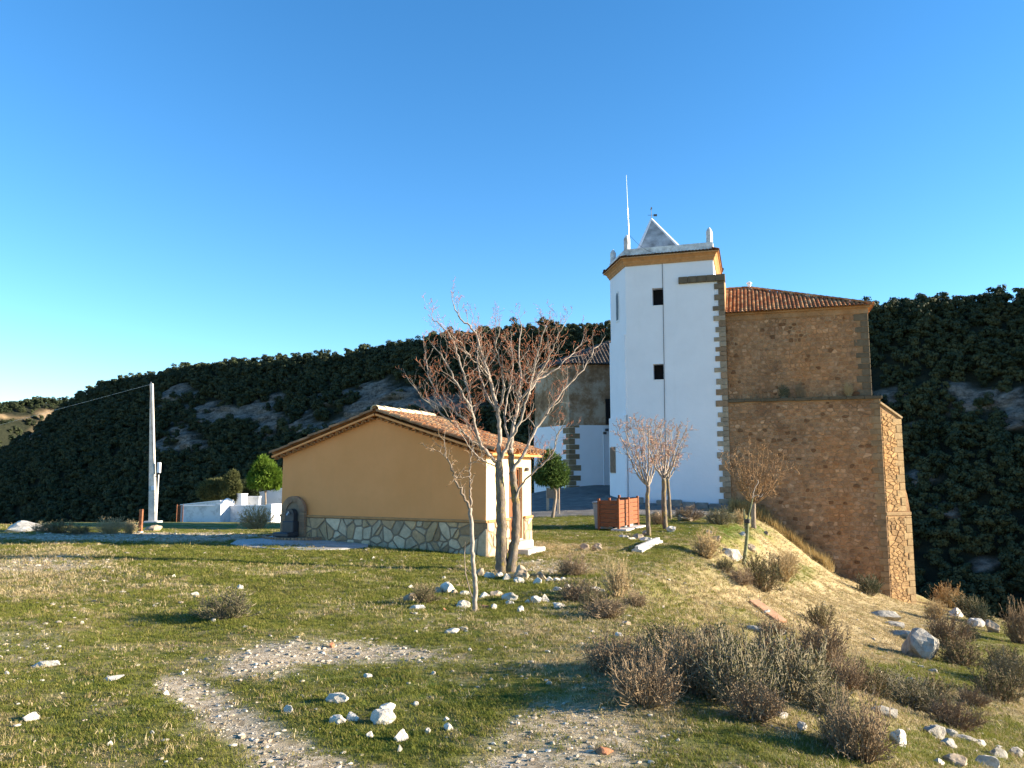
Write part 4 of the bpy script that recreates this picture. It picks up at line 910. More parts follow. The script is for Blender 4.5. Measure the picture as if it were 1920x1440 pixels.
# ================================================================== cemetery walls, far left
def block(parent, name, a, b, th, z0, z1, mat='cemetery', cop=.05, z1b=None):
    """white wall from plan point a to b"""
    d = (b-a).normalized(); nn_ = Vector((d.y, -d.x)); zb_ = z1 if z1b is None else z1b; m_ = MB()
    pl_ = [a+nn_*th/2, b+nn_*th/2, b-nn_*th/2, a-nn_*th/2]; zt = [z1, zb_, zb_, z1]
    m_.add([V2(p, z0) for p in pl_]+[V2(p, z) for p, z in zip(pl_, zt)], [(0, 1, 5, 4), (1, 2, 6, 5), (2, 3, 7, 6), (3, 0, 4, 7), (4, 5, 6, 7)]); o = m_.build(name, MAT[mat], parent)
    if cop:
        c = MB(); e = cop; pl_ = [a+nn_*(th/2+e)-d*e, b+nn_*(th/2+e)+d*e, b-nn_*(th/2+e)+d*e, a-nn_*(th/2+e)-d*e]
        c.add([V2(p, z) for p, z in zip(pl_, zt)]+[V2(p, z+.09) for p, z in zip(pl_, zt)], [(0, 3, 2, 1), (0, 1, 5, 4), (1, 2, 6, 5), (2, 3, 7, 6), (3, 0, 4, 7), (4, 5, 6, 7)]); c.build('coping', MAT['white'], o)
    return o
def cem(label, x0, x1, ytop, ybot, Y0, Y1, th=.35, cat='wall', name='cemetery_wall', ytop1=None, extra=None):
    a = plan_at(x0, (ytop+ybot)/2, Y0); b = plan_at(x1, (ytop+ybot)/2, Y1); z0 = zat(ybot, Y0)-.5
    t = thing(name, label, cat, (a.x, a.y, zat(ybot, Y0)), 'white cemetery walls'); block(t, 'wall', a, b, th, z0, zat(ytop, Y0), z1b=zat(ytop1 if ytop1 else ytop, Y1))
    if extra: extra(t, a, b)
    return t
def end_pier(t, a, b):
    d = (b-a).normalized(); q = b+d*.2; nn_ = Vector((d.y, -d.x)); zt = zat(948, b.y)
    m_ = MB(); m_.box(V2(q+nn_*-.6, zt-.8), V2(d), V2(nn_), UP, .3, .95, .95); m_.build('end_pier', MAT['cemetery'], t)
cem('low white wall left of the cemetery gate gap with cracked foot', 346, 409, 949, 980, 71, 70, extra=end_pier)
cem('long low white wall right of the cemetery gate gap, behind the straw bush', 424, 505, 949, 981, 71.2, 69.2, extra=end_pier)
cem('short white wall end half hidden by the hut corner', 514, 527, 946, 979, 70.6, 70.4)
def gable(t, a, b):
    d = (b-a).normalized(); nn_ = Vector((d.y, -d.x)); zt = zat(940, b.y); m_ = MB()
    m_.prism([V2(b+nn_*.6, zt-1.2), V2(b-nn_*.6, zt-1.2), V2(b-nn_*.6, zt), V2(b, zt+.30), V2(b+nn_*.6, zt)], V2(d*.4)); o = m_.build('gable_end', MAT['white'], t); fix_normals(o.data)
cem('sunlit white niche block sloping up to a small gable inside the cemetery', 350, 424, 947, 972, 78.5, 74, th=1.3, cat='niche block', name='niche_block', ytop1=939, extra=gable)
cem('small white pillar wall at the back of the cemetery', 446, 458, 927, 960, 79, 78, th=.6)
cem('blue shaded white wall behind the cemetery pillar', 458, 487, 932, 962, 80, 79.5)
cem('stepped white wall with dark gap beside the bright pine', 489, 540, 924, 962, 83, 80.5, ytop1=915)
p = at(337, 965, 72); gt = thing('cemetery_gate', 'dark rusty iron gate leaf standing open by the white wall', 'gate', (p.x, p.y, zat(980, 72)))
zb, zt = zat(981, 72), zat(946, 72)
for dx in (-.28, .30):
    m_ = MB(); m_.tube([(p.x+dx, p.y, zb-.2), (p.x+dx, p.y, zt)], .05, 6); m_.build('post', MAT['rust'], gt)
for k in range(9):
    m_ = MB(); xx = p.x-.22+k*.058; m_.tube([(xx, p.y, zb+.05), (xx, p.y, zt-.05)], .016, 4); m_.build('bar', MAT['rust'], gt)
for z in (zb+.08, zt-.1):
    m_ = MB(); m_.box((p.x, p.y, z), (1, 0, 0), (0, 1, 0), UP, .28, .02, .03); m_.build('rail', MAT['rust'], gt)

PY_ = 62
# ---- utility pole with boxes and overhead wire
pb = plan_at(287, 980, PY_); zg = gzf(*pb); ztp = zat(719, PY_)
up_ = thing('utility_pole', 'tall pale concrete utility pole on the canyon rim', 'pole', (pb.x, pb.y, zg))
tp = plan_at(284.5, 719, PY_)
m_ = MB(); rows = []
for t, hx, hy in ((0, .27, .20), (1, .10, .09)):
    c = pb.lerp(tp, t); z = zg-.4+(ztp-zg+.4)*t; rows += [Vector((c.x+a*hx, c.y+b*hy, z)) for a, b in ((-1, -1), (1, -1), (1, 1), (-1, 1))]
m_.add(rows, [(0, 1, 5, 4), (1, 2, 6, 5), (2, 3, 7, 6), (3, 0, 4, 7), (4, 5, 6, 7)]); m_.build('shaft', MAT['concrete'], up_)
m_ = MB(); m_.bevbox((pb.x, pb.y, zg+.02), (1, 0, 0), (0, 1, 0), UP, .55, .5, .14, .04); m_.build('footing', MAT['concrete'], up_)
m_ = MB(); zz = zat(877, PY_); m_.bevbox((pb.x+.27, pb.y-.05, zz), (1, 0, 0), (0, 1, 0), UP, .12, .12, .42, .03); m_.build('junction_box', MAT['white'], up_)
m_ = MB(); zz = zat(915, PY_); m_.bevbox((pb.x-.06, pb.y-.21, zz), (1, 0, 0), (0, 1, 0), UP, .13, .05, .18, .01); m_.build('sign_plate', MAT['white'], up_)
m_ = MB(); m_.tube([(pb.x+.27, pb.y-.05, zat(890, PY_)), (pb.x+.27, pb.y-.05, zg-.1)], .05, 6); m_.build('conduit', MAT['steel'], up_)
m_ = MB(); m_.tube([(tp.x-.12, tp.y-.1, ztp-.1), (pb.x-.2, pb.y-.22, zat(850, PY_)), (pb.x+.1, pb.y-.24, zat(895, PY_)), (pb.x+.26, pb.y-.15, zat(885, PY_))], .018, 5); m_.build('cable', MAT['cable'], up_)
m_ = MB(); m_.tube([(tp.x-.25, tp.y, ztp-.12), (tp.x+.05, tp.y, ztp-.12)], .03, 5); m_.tube([(tp.x, tp.y, ztp), (tp.x-.08, tp.y, ztp+.12)], .02, 5); m_.build('top_bracket', MAT['steel'], up_)
far = Vector((tp.x-160, tp.y+60, ztp-20)); w0 = Vector((tp.x-.2, tp.y, ztp-.1)); m_ = MB(); m_.tube([w0.lerp(far, t)-UP*(3*math.sin(t*math.pi)) for t in np.linspace(0, 1, 26)], .006, 4); ow = m_.build('overhead_wire', MAT['steel'], None, origin=w0); tag(ow, 'thin overhead wire running from the pole top across the canyon', 'wire')
p = on_ground(263, 999); rp = thing('rusty_post', 'short rusty iron post left of the utility pole', 'post', p)
m_ = MB(); m_.box((p.x, p.y, p.z+.3), (1, 0, 0), (0, 1, 0), UP, .045, .045, .42); m_.build('stake', MAT['rust'], rp); m_ = MB(); m_.tube([(p.x, p.y, p.z-.05), (p.x, p.y, p.z+.05)], .09, 7); m_.build('footing', MAT['concrete'], rp)

# ================================================================== bin enclosure, sign, beam
pn = on_ground(1160, 996); e_l = Vector((-.90, .436, 0)); e_b = Vector((.436, .90, 0))      # shaded front runs left, lit side runs back
hE = 57/1440*pn.y*1.0; be_ = thing('bin_enclosure', 'red brown slatted wooden enclosure for rubbish bins beside the small trees', 'bin enclosure', pn)
Wf = 35/1440*pn.y/.90*.98; Ws = 2.45
def posts(pts):
    for q in pts:
        m_ = MB(); g_ = gzf(q.x, q.y); m_.bevbox(Vector((q.x, q.y, g_+hE/2+.02)), e_l, e_b, UP, .045, .045, hE/2+.02, .01); m_.build('post', MAT['wood'], be_)
cs_ = [pn, pn+e_b*(Ws/2), pn+e_b*Ws, pn+e_l*Wf, pn+e_l*Wf+e_b*Ws, pn+e_l*Wf+e_b*(Ws/2)]
posts(cs_)
def panel(a, b, n_=6):
    d = (b-a); L_ = d.length; d.normalize(); nn_ = Vector((d.y, -d.x, 0)); g_ = min(gzf(a.x, a.y), gzf(b.x, b.y)); bh = (hE-.16)/n_
    for k in range(n_):
        m_ = MB(); m_.bevbox((a+b)/2*1.0-UP*((a+b)/2).z+UP*(g_+.14+bh*(k+.5))+nn_*rg.uniform(-.003, .003), d, nn_, UP, L_/2-.05, .014, bh/2-.006, .006); m_.build('board', MAT['wood'], be_)
panel(cs_[0], cs_[1]); panel(cs_[1], cs_[2]); panel(cs_[0], cs_[3]); panel(cs_[2], cs_[4])
bp = pn+e_l*(Wf*.92)+e_b*.45; bp = Vector((bp.x, bp.y, gzf(bp.x, bp.y)))
bn_ = thing('rubbish_bin', 'grey plastic wheeled rubbish bin poking out left of the wooden enclosure', 'bin', bp)
m_ = MB(); h0, h1 = .27, .34
vs = [bp+e_l*a*h0+e_b*b*h0+UP*.06 for a, b in ((-1, -1), (1, -1), (1, 1), (-1, 1))]+[bp+e_l*a*h1+e_b*b*h1+UP*.98 for a, b in ((-1, -1), (1, -1), (1, 1), (-1, 1))]
m_.add(vs, [(3, 2, 1, 0), (0, 1, 5, 4), (1, 2, 6, 5), (2, 3, 7, 6), (3, 0, 4, 7), (4, 5, 6, 7)]); o = m_.build('body', MAT['plastic'], bn_); fix_normals(o.data)
m_ = MB(); m_.bevbox(bp+UP*1.02, e_l, e_b, UP, .37, .37, .035, .02); m_.build('lid', MAT['plastic'], bn_)
for sg in (-1, 1):
    m_ = MB(); c_ = bp+e_l*sg*.25+e_b*.28+UP*.09; m_.tube([c_-e_l*.03, c_+e_l*.03], .09, 10); m_.build('wheel', MAT['cable'], bn_)
bp2 = pn+e_l*(Wf*.45)+e_b*1.5; bp2 = Vector((bp2.x, bp2.y, gzf(bp2.x, bp2.y))); bn2 = thing('rubbish_bin', 'dark lidded bin hidden inside the wooden enclosure, only its top showing', 'bin', bp2)
m_ = MB(); m_.bevbox(bp2+UP*.5, e_l, e_b, UP, .3, .5, .5, .04); m_.build('body', MAT['plastic'], bn2); m_ = MB(); m_.bevbox(bp2+UP*1.03, e_l, e_b, UP, .34, .54, .03, .02); m_.build('lid', MAT['iron'], bn2)
for k, (x, y) in enumerate(((1165, 998), (1185, 994), (1202, 990))):
    pass
sl_ = MB(); c_ = pn+e_l*-.05+e_b*1.2; sl_.bevbox(Vector((c_.x, c_.y, gzf(c_.x, c_.y)-.01)), e_l, e_b, UP, .3, 1.35, .06, .02); sl_.build('footing_slab', MAT['concrete'], be_)
# concrete beam lying on the grass
a = on_ground(1194, 1036); b = on_ground(1234, 1018); d = (b-a); d.z = gzf(b.x, b.y)-gzf(a.x, a.y); L_ = d.length; d.normalize(); sd_ = d.cross(UP).normalized(); uu = sd_.cross(d)
bmx = thing('concrete_beam', 'pale concrete beam lying on the grass in front of the small trees', 'beam', a)
m_ = MB(); c_ = (a+b)/2+UP*.07; pf = [(-.14, -.08), (.14, -.08), (.14, .0), (.05, .02), (.05, .09), (-.05, .09), (-.05, .02), (-.14, 0)]
m_.prism([c_-d*(L_/2)+sd_*p_[0]+uu*p_[1] for p_ in pf], d*L_); o = m_.build('beam', MAT['concrete'], bmx); fix_normals(o.data)
# reddish plank on the slope
a = on_ground(1412, 1131); b = on_ground(1466, 1170); d = b-a; L_ = d.length; d.normalize(); sd_ = d.cross(UP).normalized(); uu = sd_.cross(d); m_ = MB(); m_.bevbox((a+b)/2+uu*.05, d, sd_, uu, L_/2, .13, .035, .01); pk = m_.build('loose_plank', MAT['orange_plank'], None, origin=(a+b)/2); tag(pk, 'long reddish plank lying on the dry grass slope', 'plank')
# information board by the pine
sL_, sR_ = on_ground(1027, 957), on_ground(1047, 963); sg_ = thing('information_board', 'brown information board on two posts behind the small round pine', 'sign', sL_)
zt = sL_.z+38/1440*sL_.y
for q, zz in ((sL_, zt+.05), (sR_, zt+.35)):
    m_ = MB(); m_.bevbox((q.x, q.y, (q.z+zz)/2-.05), (1, 0, 0), (0, 1, 0), UP, .07, .07, (zz-q.z)/2+.1, .015); m_.build('post', MAT['grey_wood'], sg_)
m_ = MB(); d = (sR_-sL_); d.z = 0; L_ = d.length; d.normalize(); c_ = (sL_+sR_)/2; m_.bevbox((c_.x, c_.y-.09, zt-.18), d, UP.cross(d), UP, L_/2+.1, .02, .26, .01); m_.build('panel', MAT['board'], sg_)
# ================================================================== plants
TK = .003
def rvec(r, s): return Vector((r.gauss(0, s), r.gauss(0, s), r.gauss(0, s)))
def smooth_path(pts, n):
    pts = [Vector(p) for p in pts]
    if len(pts) < 3: return [pts[0].lerp(pts[-1], t) for t in np.linspace(0, 1, n)]
    out = []; m = len(pts)-1
    for t in np.linspace(0, m, n):
        i = min(int(t), m-1); f = t-i; p0, p1, p2, p3 = pts[max(i-1, 0)], pts[i], pts[i+1], pts[min(i+2, m)]
        out.append(.5*((2*p1)+(p2-p0)*f+(2*p0-5*p1+4*p2-p3)*f*f+(3*p1-p0-3*p2+p3)*f**3))
    return out
def grow(bm_, tw_, p, d, L_, r, lev, rg_, up=.25, wig=.22, spread=.75, maxlev=3, tipm=True):
    n = max(3, int(L_/.11)) if lev < 2 else 4
    n = min(n, 8); path = [p.copy()]; rad = [r]; d = d.normalized()
    for i in range(n):
        d = (d+rvec(rg_, wig)+UP*up*.5).normalized(); p = p+d*(L_/n); path.append(p.copy()); rad.append(max(TK, r*(1-.72*(i+1)/n)))
        if lev < maxlev and i >= (0 if lev else 1) and rg_.random() < (.82 if lev < 2 else .6):
            side = d.cross(rvec(rg_, 1)).normalized(); cd = (d*(1-spread*.45)+side*spread).normalized()
            grow(bm_, tw_, p.copy(), cd, L_*rg_.uniform(.38, .62), rad[-1]*.52, lev+1, rg_, up, wig*1.1, spread, maxlev)
    (bm_ if lev < maxlev else tw_).tube(path, rad, 5 if lev < 1 else 4 if lev < 2 else 3, cap=False)
    if lev >= maxlev-1:                 # fine drooping tips
        for k in range(2):
            q = p+rvec(rg_, .01); d2 = (d+rvec(rg_, .6)).normalized(); pts = [q]
            for j in range(3): d2 = (d2+rvec(rg_, .35)-UP*.12).normalized(); q = q+d2*L_*.09; pts.append(q)
            tw_.tube(pts, [TK, TK*.85, TK*.7, TK*.5], 3, cap=False)
def tree(name, label, base, limbs, group=None, trunk_mat='bark', br='branch', twig='twig_orange', seed=1, subs=(.45, .9), step=.16, maxlev=3, scale_sub=1.0, up=.3, wig=.2, spread=.75, n_trunk=1):
    """limbs: list of (points, r0, r1); the first n_trunk are the trunk"""
    rg_ = random.Random(seed); t = thing(name, label, 'tree', base, group); trunk, brn, tw_ = MB(), MB(), MB()
    for i, (pts, r0, r1) in enumerate(limbs):
        n = max(6, len(pts)*5); path = smooth_path(pts, n)
        path = [q+rvec(rg_, .012 if i >= n_trunk else .006) for q in path]; rad = [r0+(r1-r0)*(k/(n-1))**.8 for k in range(n)]
        if i < n_trunk: rad[0] *= 1.25
        (trunk if i < n_trunk else brn).tube(path, rad, 9 if i < n_trunk else 6)
        if i >= n_trunk:
            acc = 0; ln = sum((path[k+1]-path[k]).length for k in range(n-1)); run = 0
            for k in range(1, n):
                sg = (path[k]-path[k-1]); run += sg.length; acc += sg.length
                if run/ln > .22 and acc > step:
                    acc = 0; d = sg.normalized(); side = d.cross(rvec(rg_, 1)).normalized(); cd = (d*.75+side*.75+UP*.2).normalized()
                    grow(brn, tw_, path[k].copy(), cd, rg_.uniform(*subs)*scale_sub*(1.15-.6*run/ln), max(.005, rad[k]*.5), 1, rg_, up, wig, spread, maxlev)
            grow(brn, tw_, path[-1].copy(), (path[-1]-path[-2]), subs[0]*scale_sub, r1, 1, rg_, up, wig, spread, maxlev)
    trunk.build('trunk', MAT[trunk_mat], t, smooth=True); brn.build('branches', MAT[br], t, smooth=True); tw_.build('twigs', MAT[twig], t); return t
def px_limb(Y, pts, dys, r0, r1):
    n = len(pts); return ([at(x, y, Y+dys*(k/(n-1))) for k, (x, y) in enumerate(pts)], r0, r1)
# ---- the big twin-trunked bare tree beside the hut door
b0 = on_ground(946, 1073); Yb = b0.y; q = lambda pts, dy, r0, r1: px_limb(Yb, pts, dy, r0, r1)
tl_ = [q([(941, 1082), (940, 1040), (940, 990), (938, 930), (936, 890), (935, 866)], .0, .135, .075), q([(956, 1082), (960, 1050), (966, 1005), (968, 960), (964, 915), (960, 880), (957, 845)], .12, .11, .06),
  q([(935, 868), (912, 848), (895, 815), (884, 770), (868, 738), (846, 700), (826, 660)], -.5, .042, .014), q([(935, 870), (936, 820), (932, 770), (920, 715), (905, 668), (888, 620), (866, 600), (850, 572)], .1, .055, .010),
  q([(937, 866), (955, 830), (975, 790), (990, 740), (1002, 690), (1012, 650), (1024, 608)], -.5, .042, .010), q([(957, 850), (962, 800), (972, 755), (976, 705), (972, 660), (978, 615)], .7, .045, .010),
  q([(966, 935), (985, 900), (1012, 875), (1036, 850), (1046, 818), (1056, 798)], -.25, .026, .008), q([(960, 885), (985, 845), (1008, 800), (1035, 760), (1065, 722), (1095, 690), (1118, 648)], .5, .042, .010),
  q([(912, 848), (880, 822), (850, 795), (820, 770), (795, 748), (768, 716)], -.3, .030, .008), q([(895, 815), (870, 785), (840, 762), (818, 735), (802, 700), (798, 660)], .8, .028, .008),
  q([(932, 775), (945, 735), (940, 690), (930, 650), (938, 612)], -.6, .030, .008), q([(884, 770), (876, 725), (862, 680), (850, 640), (832, 615), (812, 600)], .5, .026, .008),
  q([(972, 755), (1000, 715), (1025, 680), (1040, 645), (1056, 610)], -.5, .028, .008), q([(990, 740), (1010, 712), (1045, 690), (1075, 660), (1092, 640)], .9, .024, .008), q([(920, 715), (905, 690), (880, 668), (862, 640)], -.9, .024, .008),
  q([(936, 880), (915, 868), (890, 850), (868, 820), (858, 795)], -.55, .02, .007), q([(932, 770), (915, 745), (900, 705), (895, 660), (900, 625)], .95, .026, .008), q([(957, 845), (948, 790), (952, 740), (962, 690), (958, 640)], 1.1, .03, .008)]
tree('bare_tree', 'large twin trunked leafless tree beside the hut door', b0, tl_, None, 'bark_lichen', 'branch', 'twig_orange', 11, (.32, .78), .125, 3, 1.0, .30, .19, .66, 2)
# ---- the thin young tree in the ring of stones
b0 = on_ground(890, 1146); Yb = b0.y
tl_ = [q([(891, 1150), (890, 1100), (886, 1050), (884, 1000), (881, 952)], 0, .034, .026), q([(881, 952), (866, 925), (852, 895), (842, 868), (836, 845)], -.15, .022, .008), q([(881, 952), (882, 920), (880, 895), (882, 870), (886, 840)], .15, .018, .006),
  q([(842, 868), (830, 850), (815, 845), (802, 838)], -.1, .007, .003), q([(836, 848), (832, 825), (836, 805)], .2, .007, .003), q([(881, 893), (865, 895), (850, 893)], -.2, .005, .003), q([(882, 870), (895, 862), (912, 858)], .1, .006, .003)]
tree('young_tree', 'thin young leafless tree standing in a ring of white stones', b0, tl_, None, 'branch', 'bark', 'twig_brown', 12, (.10, .22), .09, 2, 1.0, .2, .28, .85, 1)
p = on_ground(893, 1130); st = thing('dead_sapling', 'dark dead sapling stick leaning left of the young tree trunk', 'sapling', p); m_ = MB(); m_.tube([p-UP*.05, at(882, 1110, p.y), at(873, 1075, p.y), at(871, 1040, p.y), at(873, 1015, p.y)], [.012, .011, .009, .006, .003], 5); m_.build('stem', MAT['bark'], st); m_ = MB(); m_.tube([at(873, 1072, p.y), at(878, 1058, p.y)], [.005, .002], 4); m_.tube([at(871, 1045, p.y), at(867, 1030, p.y)], [.004, .002], 4); m_.build('twigs', MAT['bark'], st)
# ---- the three small vase-shaped trees near the bins
def vase(name, label, bx, by, fx, fy, x0, x1, ytop, seed, dY=0, r=.085, n=7, leanR=0):
    b = on_ground(bx, by); Y = b.y; rr = random.Random(seed); L_ = [px_limb(Y, [(bx, by+5), ((bx+fx)/2+rr.uniform(-2, 2), (by+fy)/2), (fx, fy)], 0, r, r*.75)]
    for k in range(n):
        t = (k+.5)/n; xe = x0+(x1-x0)*t; dy = rr.uniform(-.9, .9); ye = ytop+rr.uniform(0, 12)+abs(t-.5)*26; mx = fx+(xe-fx)*.62
        L_.append(px_limb(Y, [(fx, fy), (fx+(xe-fx)*.35, fy-(fy-ye)*.22), (mx, fy-(fy-ye)*.55), (xe, ye)], dy, r*.46, .010))
    return tree(name, label, b, L_, 'small vase shaped trees', 'bark_lichen', 'branch', 'twig_pink', seed, (.28, .55), .12, 3, 1.0, .22, .26, .85, 1)
TK = .0075
vase('ornamental_tree', 'small bare vase shaped tree right beside the wooden bin enclosure', 1217, 1006, 1215, 912, 1152, 1248, 792, 31, r=.085, n=8)
vase('ornamental_tree', 'bare vase shaped tree with the thickest trunk, right of the bin enclosure', 1248, 993, 1245, 898, 1196, 1292, 792, 32, r=.11, n=8)
vase('ornamental_tree', 'bare vase shaped tree close to the tower wall, behind the thick trunked one', 1257, 973, 1252, 900, 1212, 1296, 800, 33, r=.09, n=5)
# ---- twiggy brown tree against the stone wall
Yb = 37.0; b0 = Vector((at(1412, 968, Yb).x, Yb, gzf(at(1412, 968, Yb).x, Yb))); rr = random.Random(9); L_ = []
L_.append(q([(1413, 990), (1413, 955), (1414, 940)], 0, .12, .09))
for k in range(15):
    t = (k+.5)/15; xe = 1352+t*140; ye = 832+abs(t-.45)*80+rr.uniform(0, 18); L_.append(q([(1413, 945), (1413+(xe-1413)*.4, 925), (1413+(xe-1413)*.75, 890), (xe, ye)], rr.uniform(-1.4, .9), .035, .008))
TK = .010
tree('twiggy_tree', 'dense brown twiggy leafless tree against the stone nave wall', b0, L_, None, 'bark', 'twig_brown', 'twig_brown', 41, (.4, .8), .22, 3, 1.0, .22, .24, .8, 1)
# ---- staked green sapling on the slope
b0 = on_ground(1393, 1060); Yb = b0.y; t = thing('staked_sapling', 'forked green barked sapling with a black tie on the slope', 'sapling', b0)
m_ = MB()
for pts, r0, r1 in (([(1393, 1064), (1398, 1030), (1401, 1000), (1402, 975)], .06, .045), ([(1401, 985), (1404, 965), (1408, 950), (1412, 930)], .035, .018), ([(1399, 1000), (1396, 975), (1395, 955)], .035, .022)):
    m_.tube(smooth_path([at(x, y, Yb) for x, y in pts], 10), [r0+(r1-r0)*k/9 for k in range(10)], 7)
m_.build('trunk', simple('greenish_bark', (.16, .17, .09), .85, .35, 10), t, smooth=True)
m_ = MB(); m_.tube(smooth_path([at(x, y, Yb-.02) for x, y in ((1412, 932), (1420, 928), (1426, 932), (1430, 926))], 6), [.014]*6, 5); m_.tube(smooth_path([at(x, y, Yb-.02) for x, y in ((1411, 934), (1415, 915), (1422, 905), (1420, 900))], 6), [.014]*6, 5); m_.build('branch', MAT['branch'], t)
m_ = MB(); c_ = at(1401, 977, Yb); m_.tube([c_-UP*.06, c_+UP*.06], .10, 9); m_.build('tie', MAT['cable'], t)
p = on_ground(1486, 985); mk_ = thing('metal_stake', 'slim grey metal stake in the dry grass by the nave wall', 'stake', p); m_ = MB(); m_.tube([p-UP*.1, p+UP*.75], [.02, .018], 6); m_.build('rod', MAT['steel'], mk_); m_ = MB(); m_.tube([p+UP*.75, p+UP*.78], .028, 6); m_.build('cap', MAT['steel'], mk_)

# ---- leafy trees
def needle_crown(mb, lobes, n, rg_, size=.16, flat=.5, up=.35):
    for c, R in lobes:
        c = Vector(c); R = Vector(R)
        for k in range(int(n*R.x*R.z*4)):
            d = Vector((rg_.gauss(0, 1), rg_.gauss(0, 1), rg_.gauss(0, 1))).normalized(); f = rg_.random()**.4; p = c+Vector((d.x*R.x, d.y*R.y, d.z*R.z))*f
            ax = (d+UP*up+rvec(rg_, .45)).normalized()
            for j in range(3):
                a = (ax+rvec(rg_, .5)).normalized()*size*rg_.uniform(.6, 1.2); b = a.cross(rvec(rg_, 1)).normalized()*size*.13
                mb.add([p-b, p+b, p+a], [(0, 1, 2)])
def leafy(name, label, base, trunk, lobes, mat, n=900, seed=1, size=.16, barkm='bark', group=None, cat='tree', core=None):
    rg_ = random.Random(seed); t = thing(name, label, cat, base, group); m_ = MB()
    for pts, r0, r1 in trunk: m_.tube(smooth_path(pts, 9), [r0+(r1-r0)*k/8 for k in range(9)], 7)
    m_.build('trunk', MAT[barkm], t, smooth=True); cr = MB(); needle_crown(cr, lobes, n, rg_, size); cr.build('crown', MAT[mat], t); return t
def lobes_px(Y, lst): return [(at(x, y, Y+dy), (r/1440*Y, r/1440*Y*.9, rz_/1440*Y)) for x, y, r, rz_, dy in lst]
b0 = on_ground(1036, 971); Yb = b0.y
leafy('round_pine', 'small round dark green pine with a crooked trunk near the hut', b0, [([at(1035, 974, Yb), at(1040, 945, Yb), at(1042, 922, Yb), at(1034, 905, Yb), at(1032, 870, Yb)], .085, .03), ([at(1034, 905, Yb), at(1020, 890, Yb)], .03, .015), ([at(1036, 910, Yb), at(1052, 890, Yb)], .03, .015)],
  lobes_px(Yb, [(1032, 868, 22, 20, 0), (1018, 888, 20, 18, .2), (1048, 886, 20, 18, -.2), (1032, 893, 26, 18, -.3), (1016, 900, 14, 10, 0), (1052, 900, 14, 12, .1), (1028, 852, 10, 9, 0), (1040, 905, 14, 10, .2)]), 'pine', 560, 51, .2)
Yp = 74.0; b0 = Vector((at(499, 948, Yp).x, Yp, gzf(at(499, 948, Yp).x, Yp)))
leafy('bright_pine', 'bright green young pine behind the cemetery walls', b0, [([b0-UP*.1, at(498, 930, Yp), at(495, 910, Yp), at(494, 885, Yp)], .10, .04), ([at(498, 925, Yp), at(504, 912, Yp)], .05, .02), ([at(497, 920, Yp), at(486, 915, Yp)], .03, .015)],
  lobes_px(Yp, [(492, 880, 13, 16, 0), (482, 893, 12, 14, .3), (506, 888, 14, 16, -.2), (514, 900, 12, 12, .1), (495, 903, 20, 10, -.3), (480, 906, 10, 7, 0), (493, 865, 6, 8, 0), (512, 910, 10, 6, 0), (474, 897, 7, 6, .2), (520, 890, 6, 7, 0), (484, 878, 7, 7, -.3), (505, 873, 7, 7, .3), (521, 905, 7, 5, 0), (475, 909, 7, 4, .2)]), 'pine_bright', 380, 52, .5)
Yp = 80.0; b0 = Vector((at(400, 940, Yp).x, Yp, gzf(at(400, 940, Yp).x, Yp)))
leafy('olive_bush_tree', 'low spreading grey green tree left behind the cemetery', b0, [([b0-UP*.2, at(402, 925, Yp), at(400, 910, Yp)], .14, .05)], lobes_px(Yp, [(395, 917, 20, 15, 0), (410, 910, 16, 12, .3), (385, 925, 14, 10, -.3), (405, 928, 22, 10, -.2)]), 'olive_leaf', 420, 53, .38)
b0 = Vector((at(434, 940, Yp-1).x, Yp-1, gzf(at(434, 940, Yp-1).x, Yp-1)))
leafy('olive_tree', 'taller knobbly green tree right behind the small cemetery gable', b0, [([b0-UP*.2, at(434, 925, Yp), at(435, 905, Yp)], .14, .05)], lobes_px(Yp-1, [(434, 900, 12, 14, 0), (428, 912, 12, 12, .3), (440, 914, 11, 14, -.3), (434, 928, 16, 12, -.2), (438, 890, 7, 7, 0)]), 'olive_leaf', 420, 54, .38)
Yp = 84; b0 = Vector((at(462, 930, Yp).x, Yp, gzf(at(462, 930, Yp).x, Yp)))
leafy('dark_shrub_tree', 'dark evergreen shrub in shadow between the olive tree and bright pine', b0, [([b0-UP*.3, at(462, 915, Yp)], .1, .05)], lobes_px(Yp, [(462, 915, 14, 14, 0), (474, 918, 12, 12, 0), (452, 922, 10, 10, 0)]), 'darkleaf', 300, 55, .38)

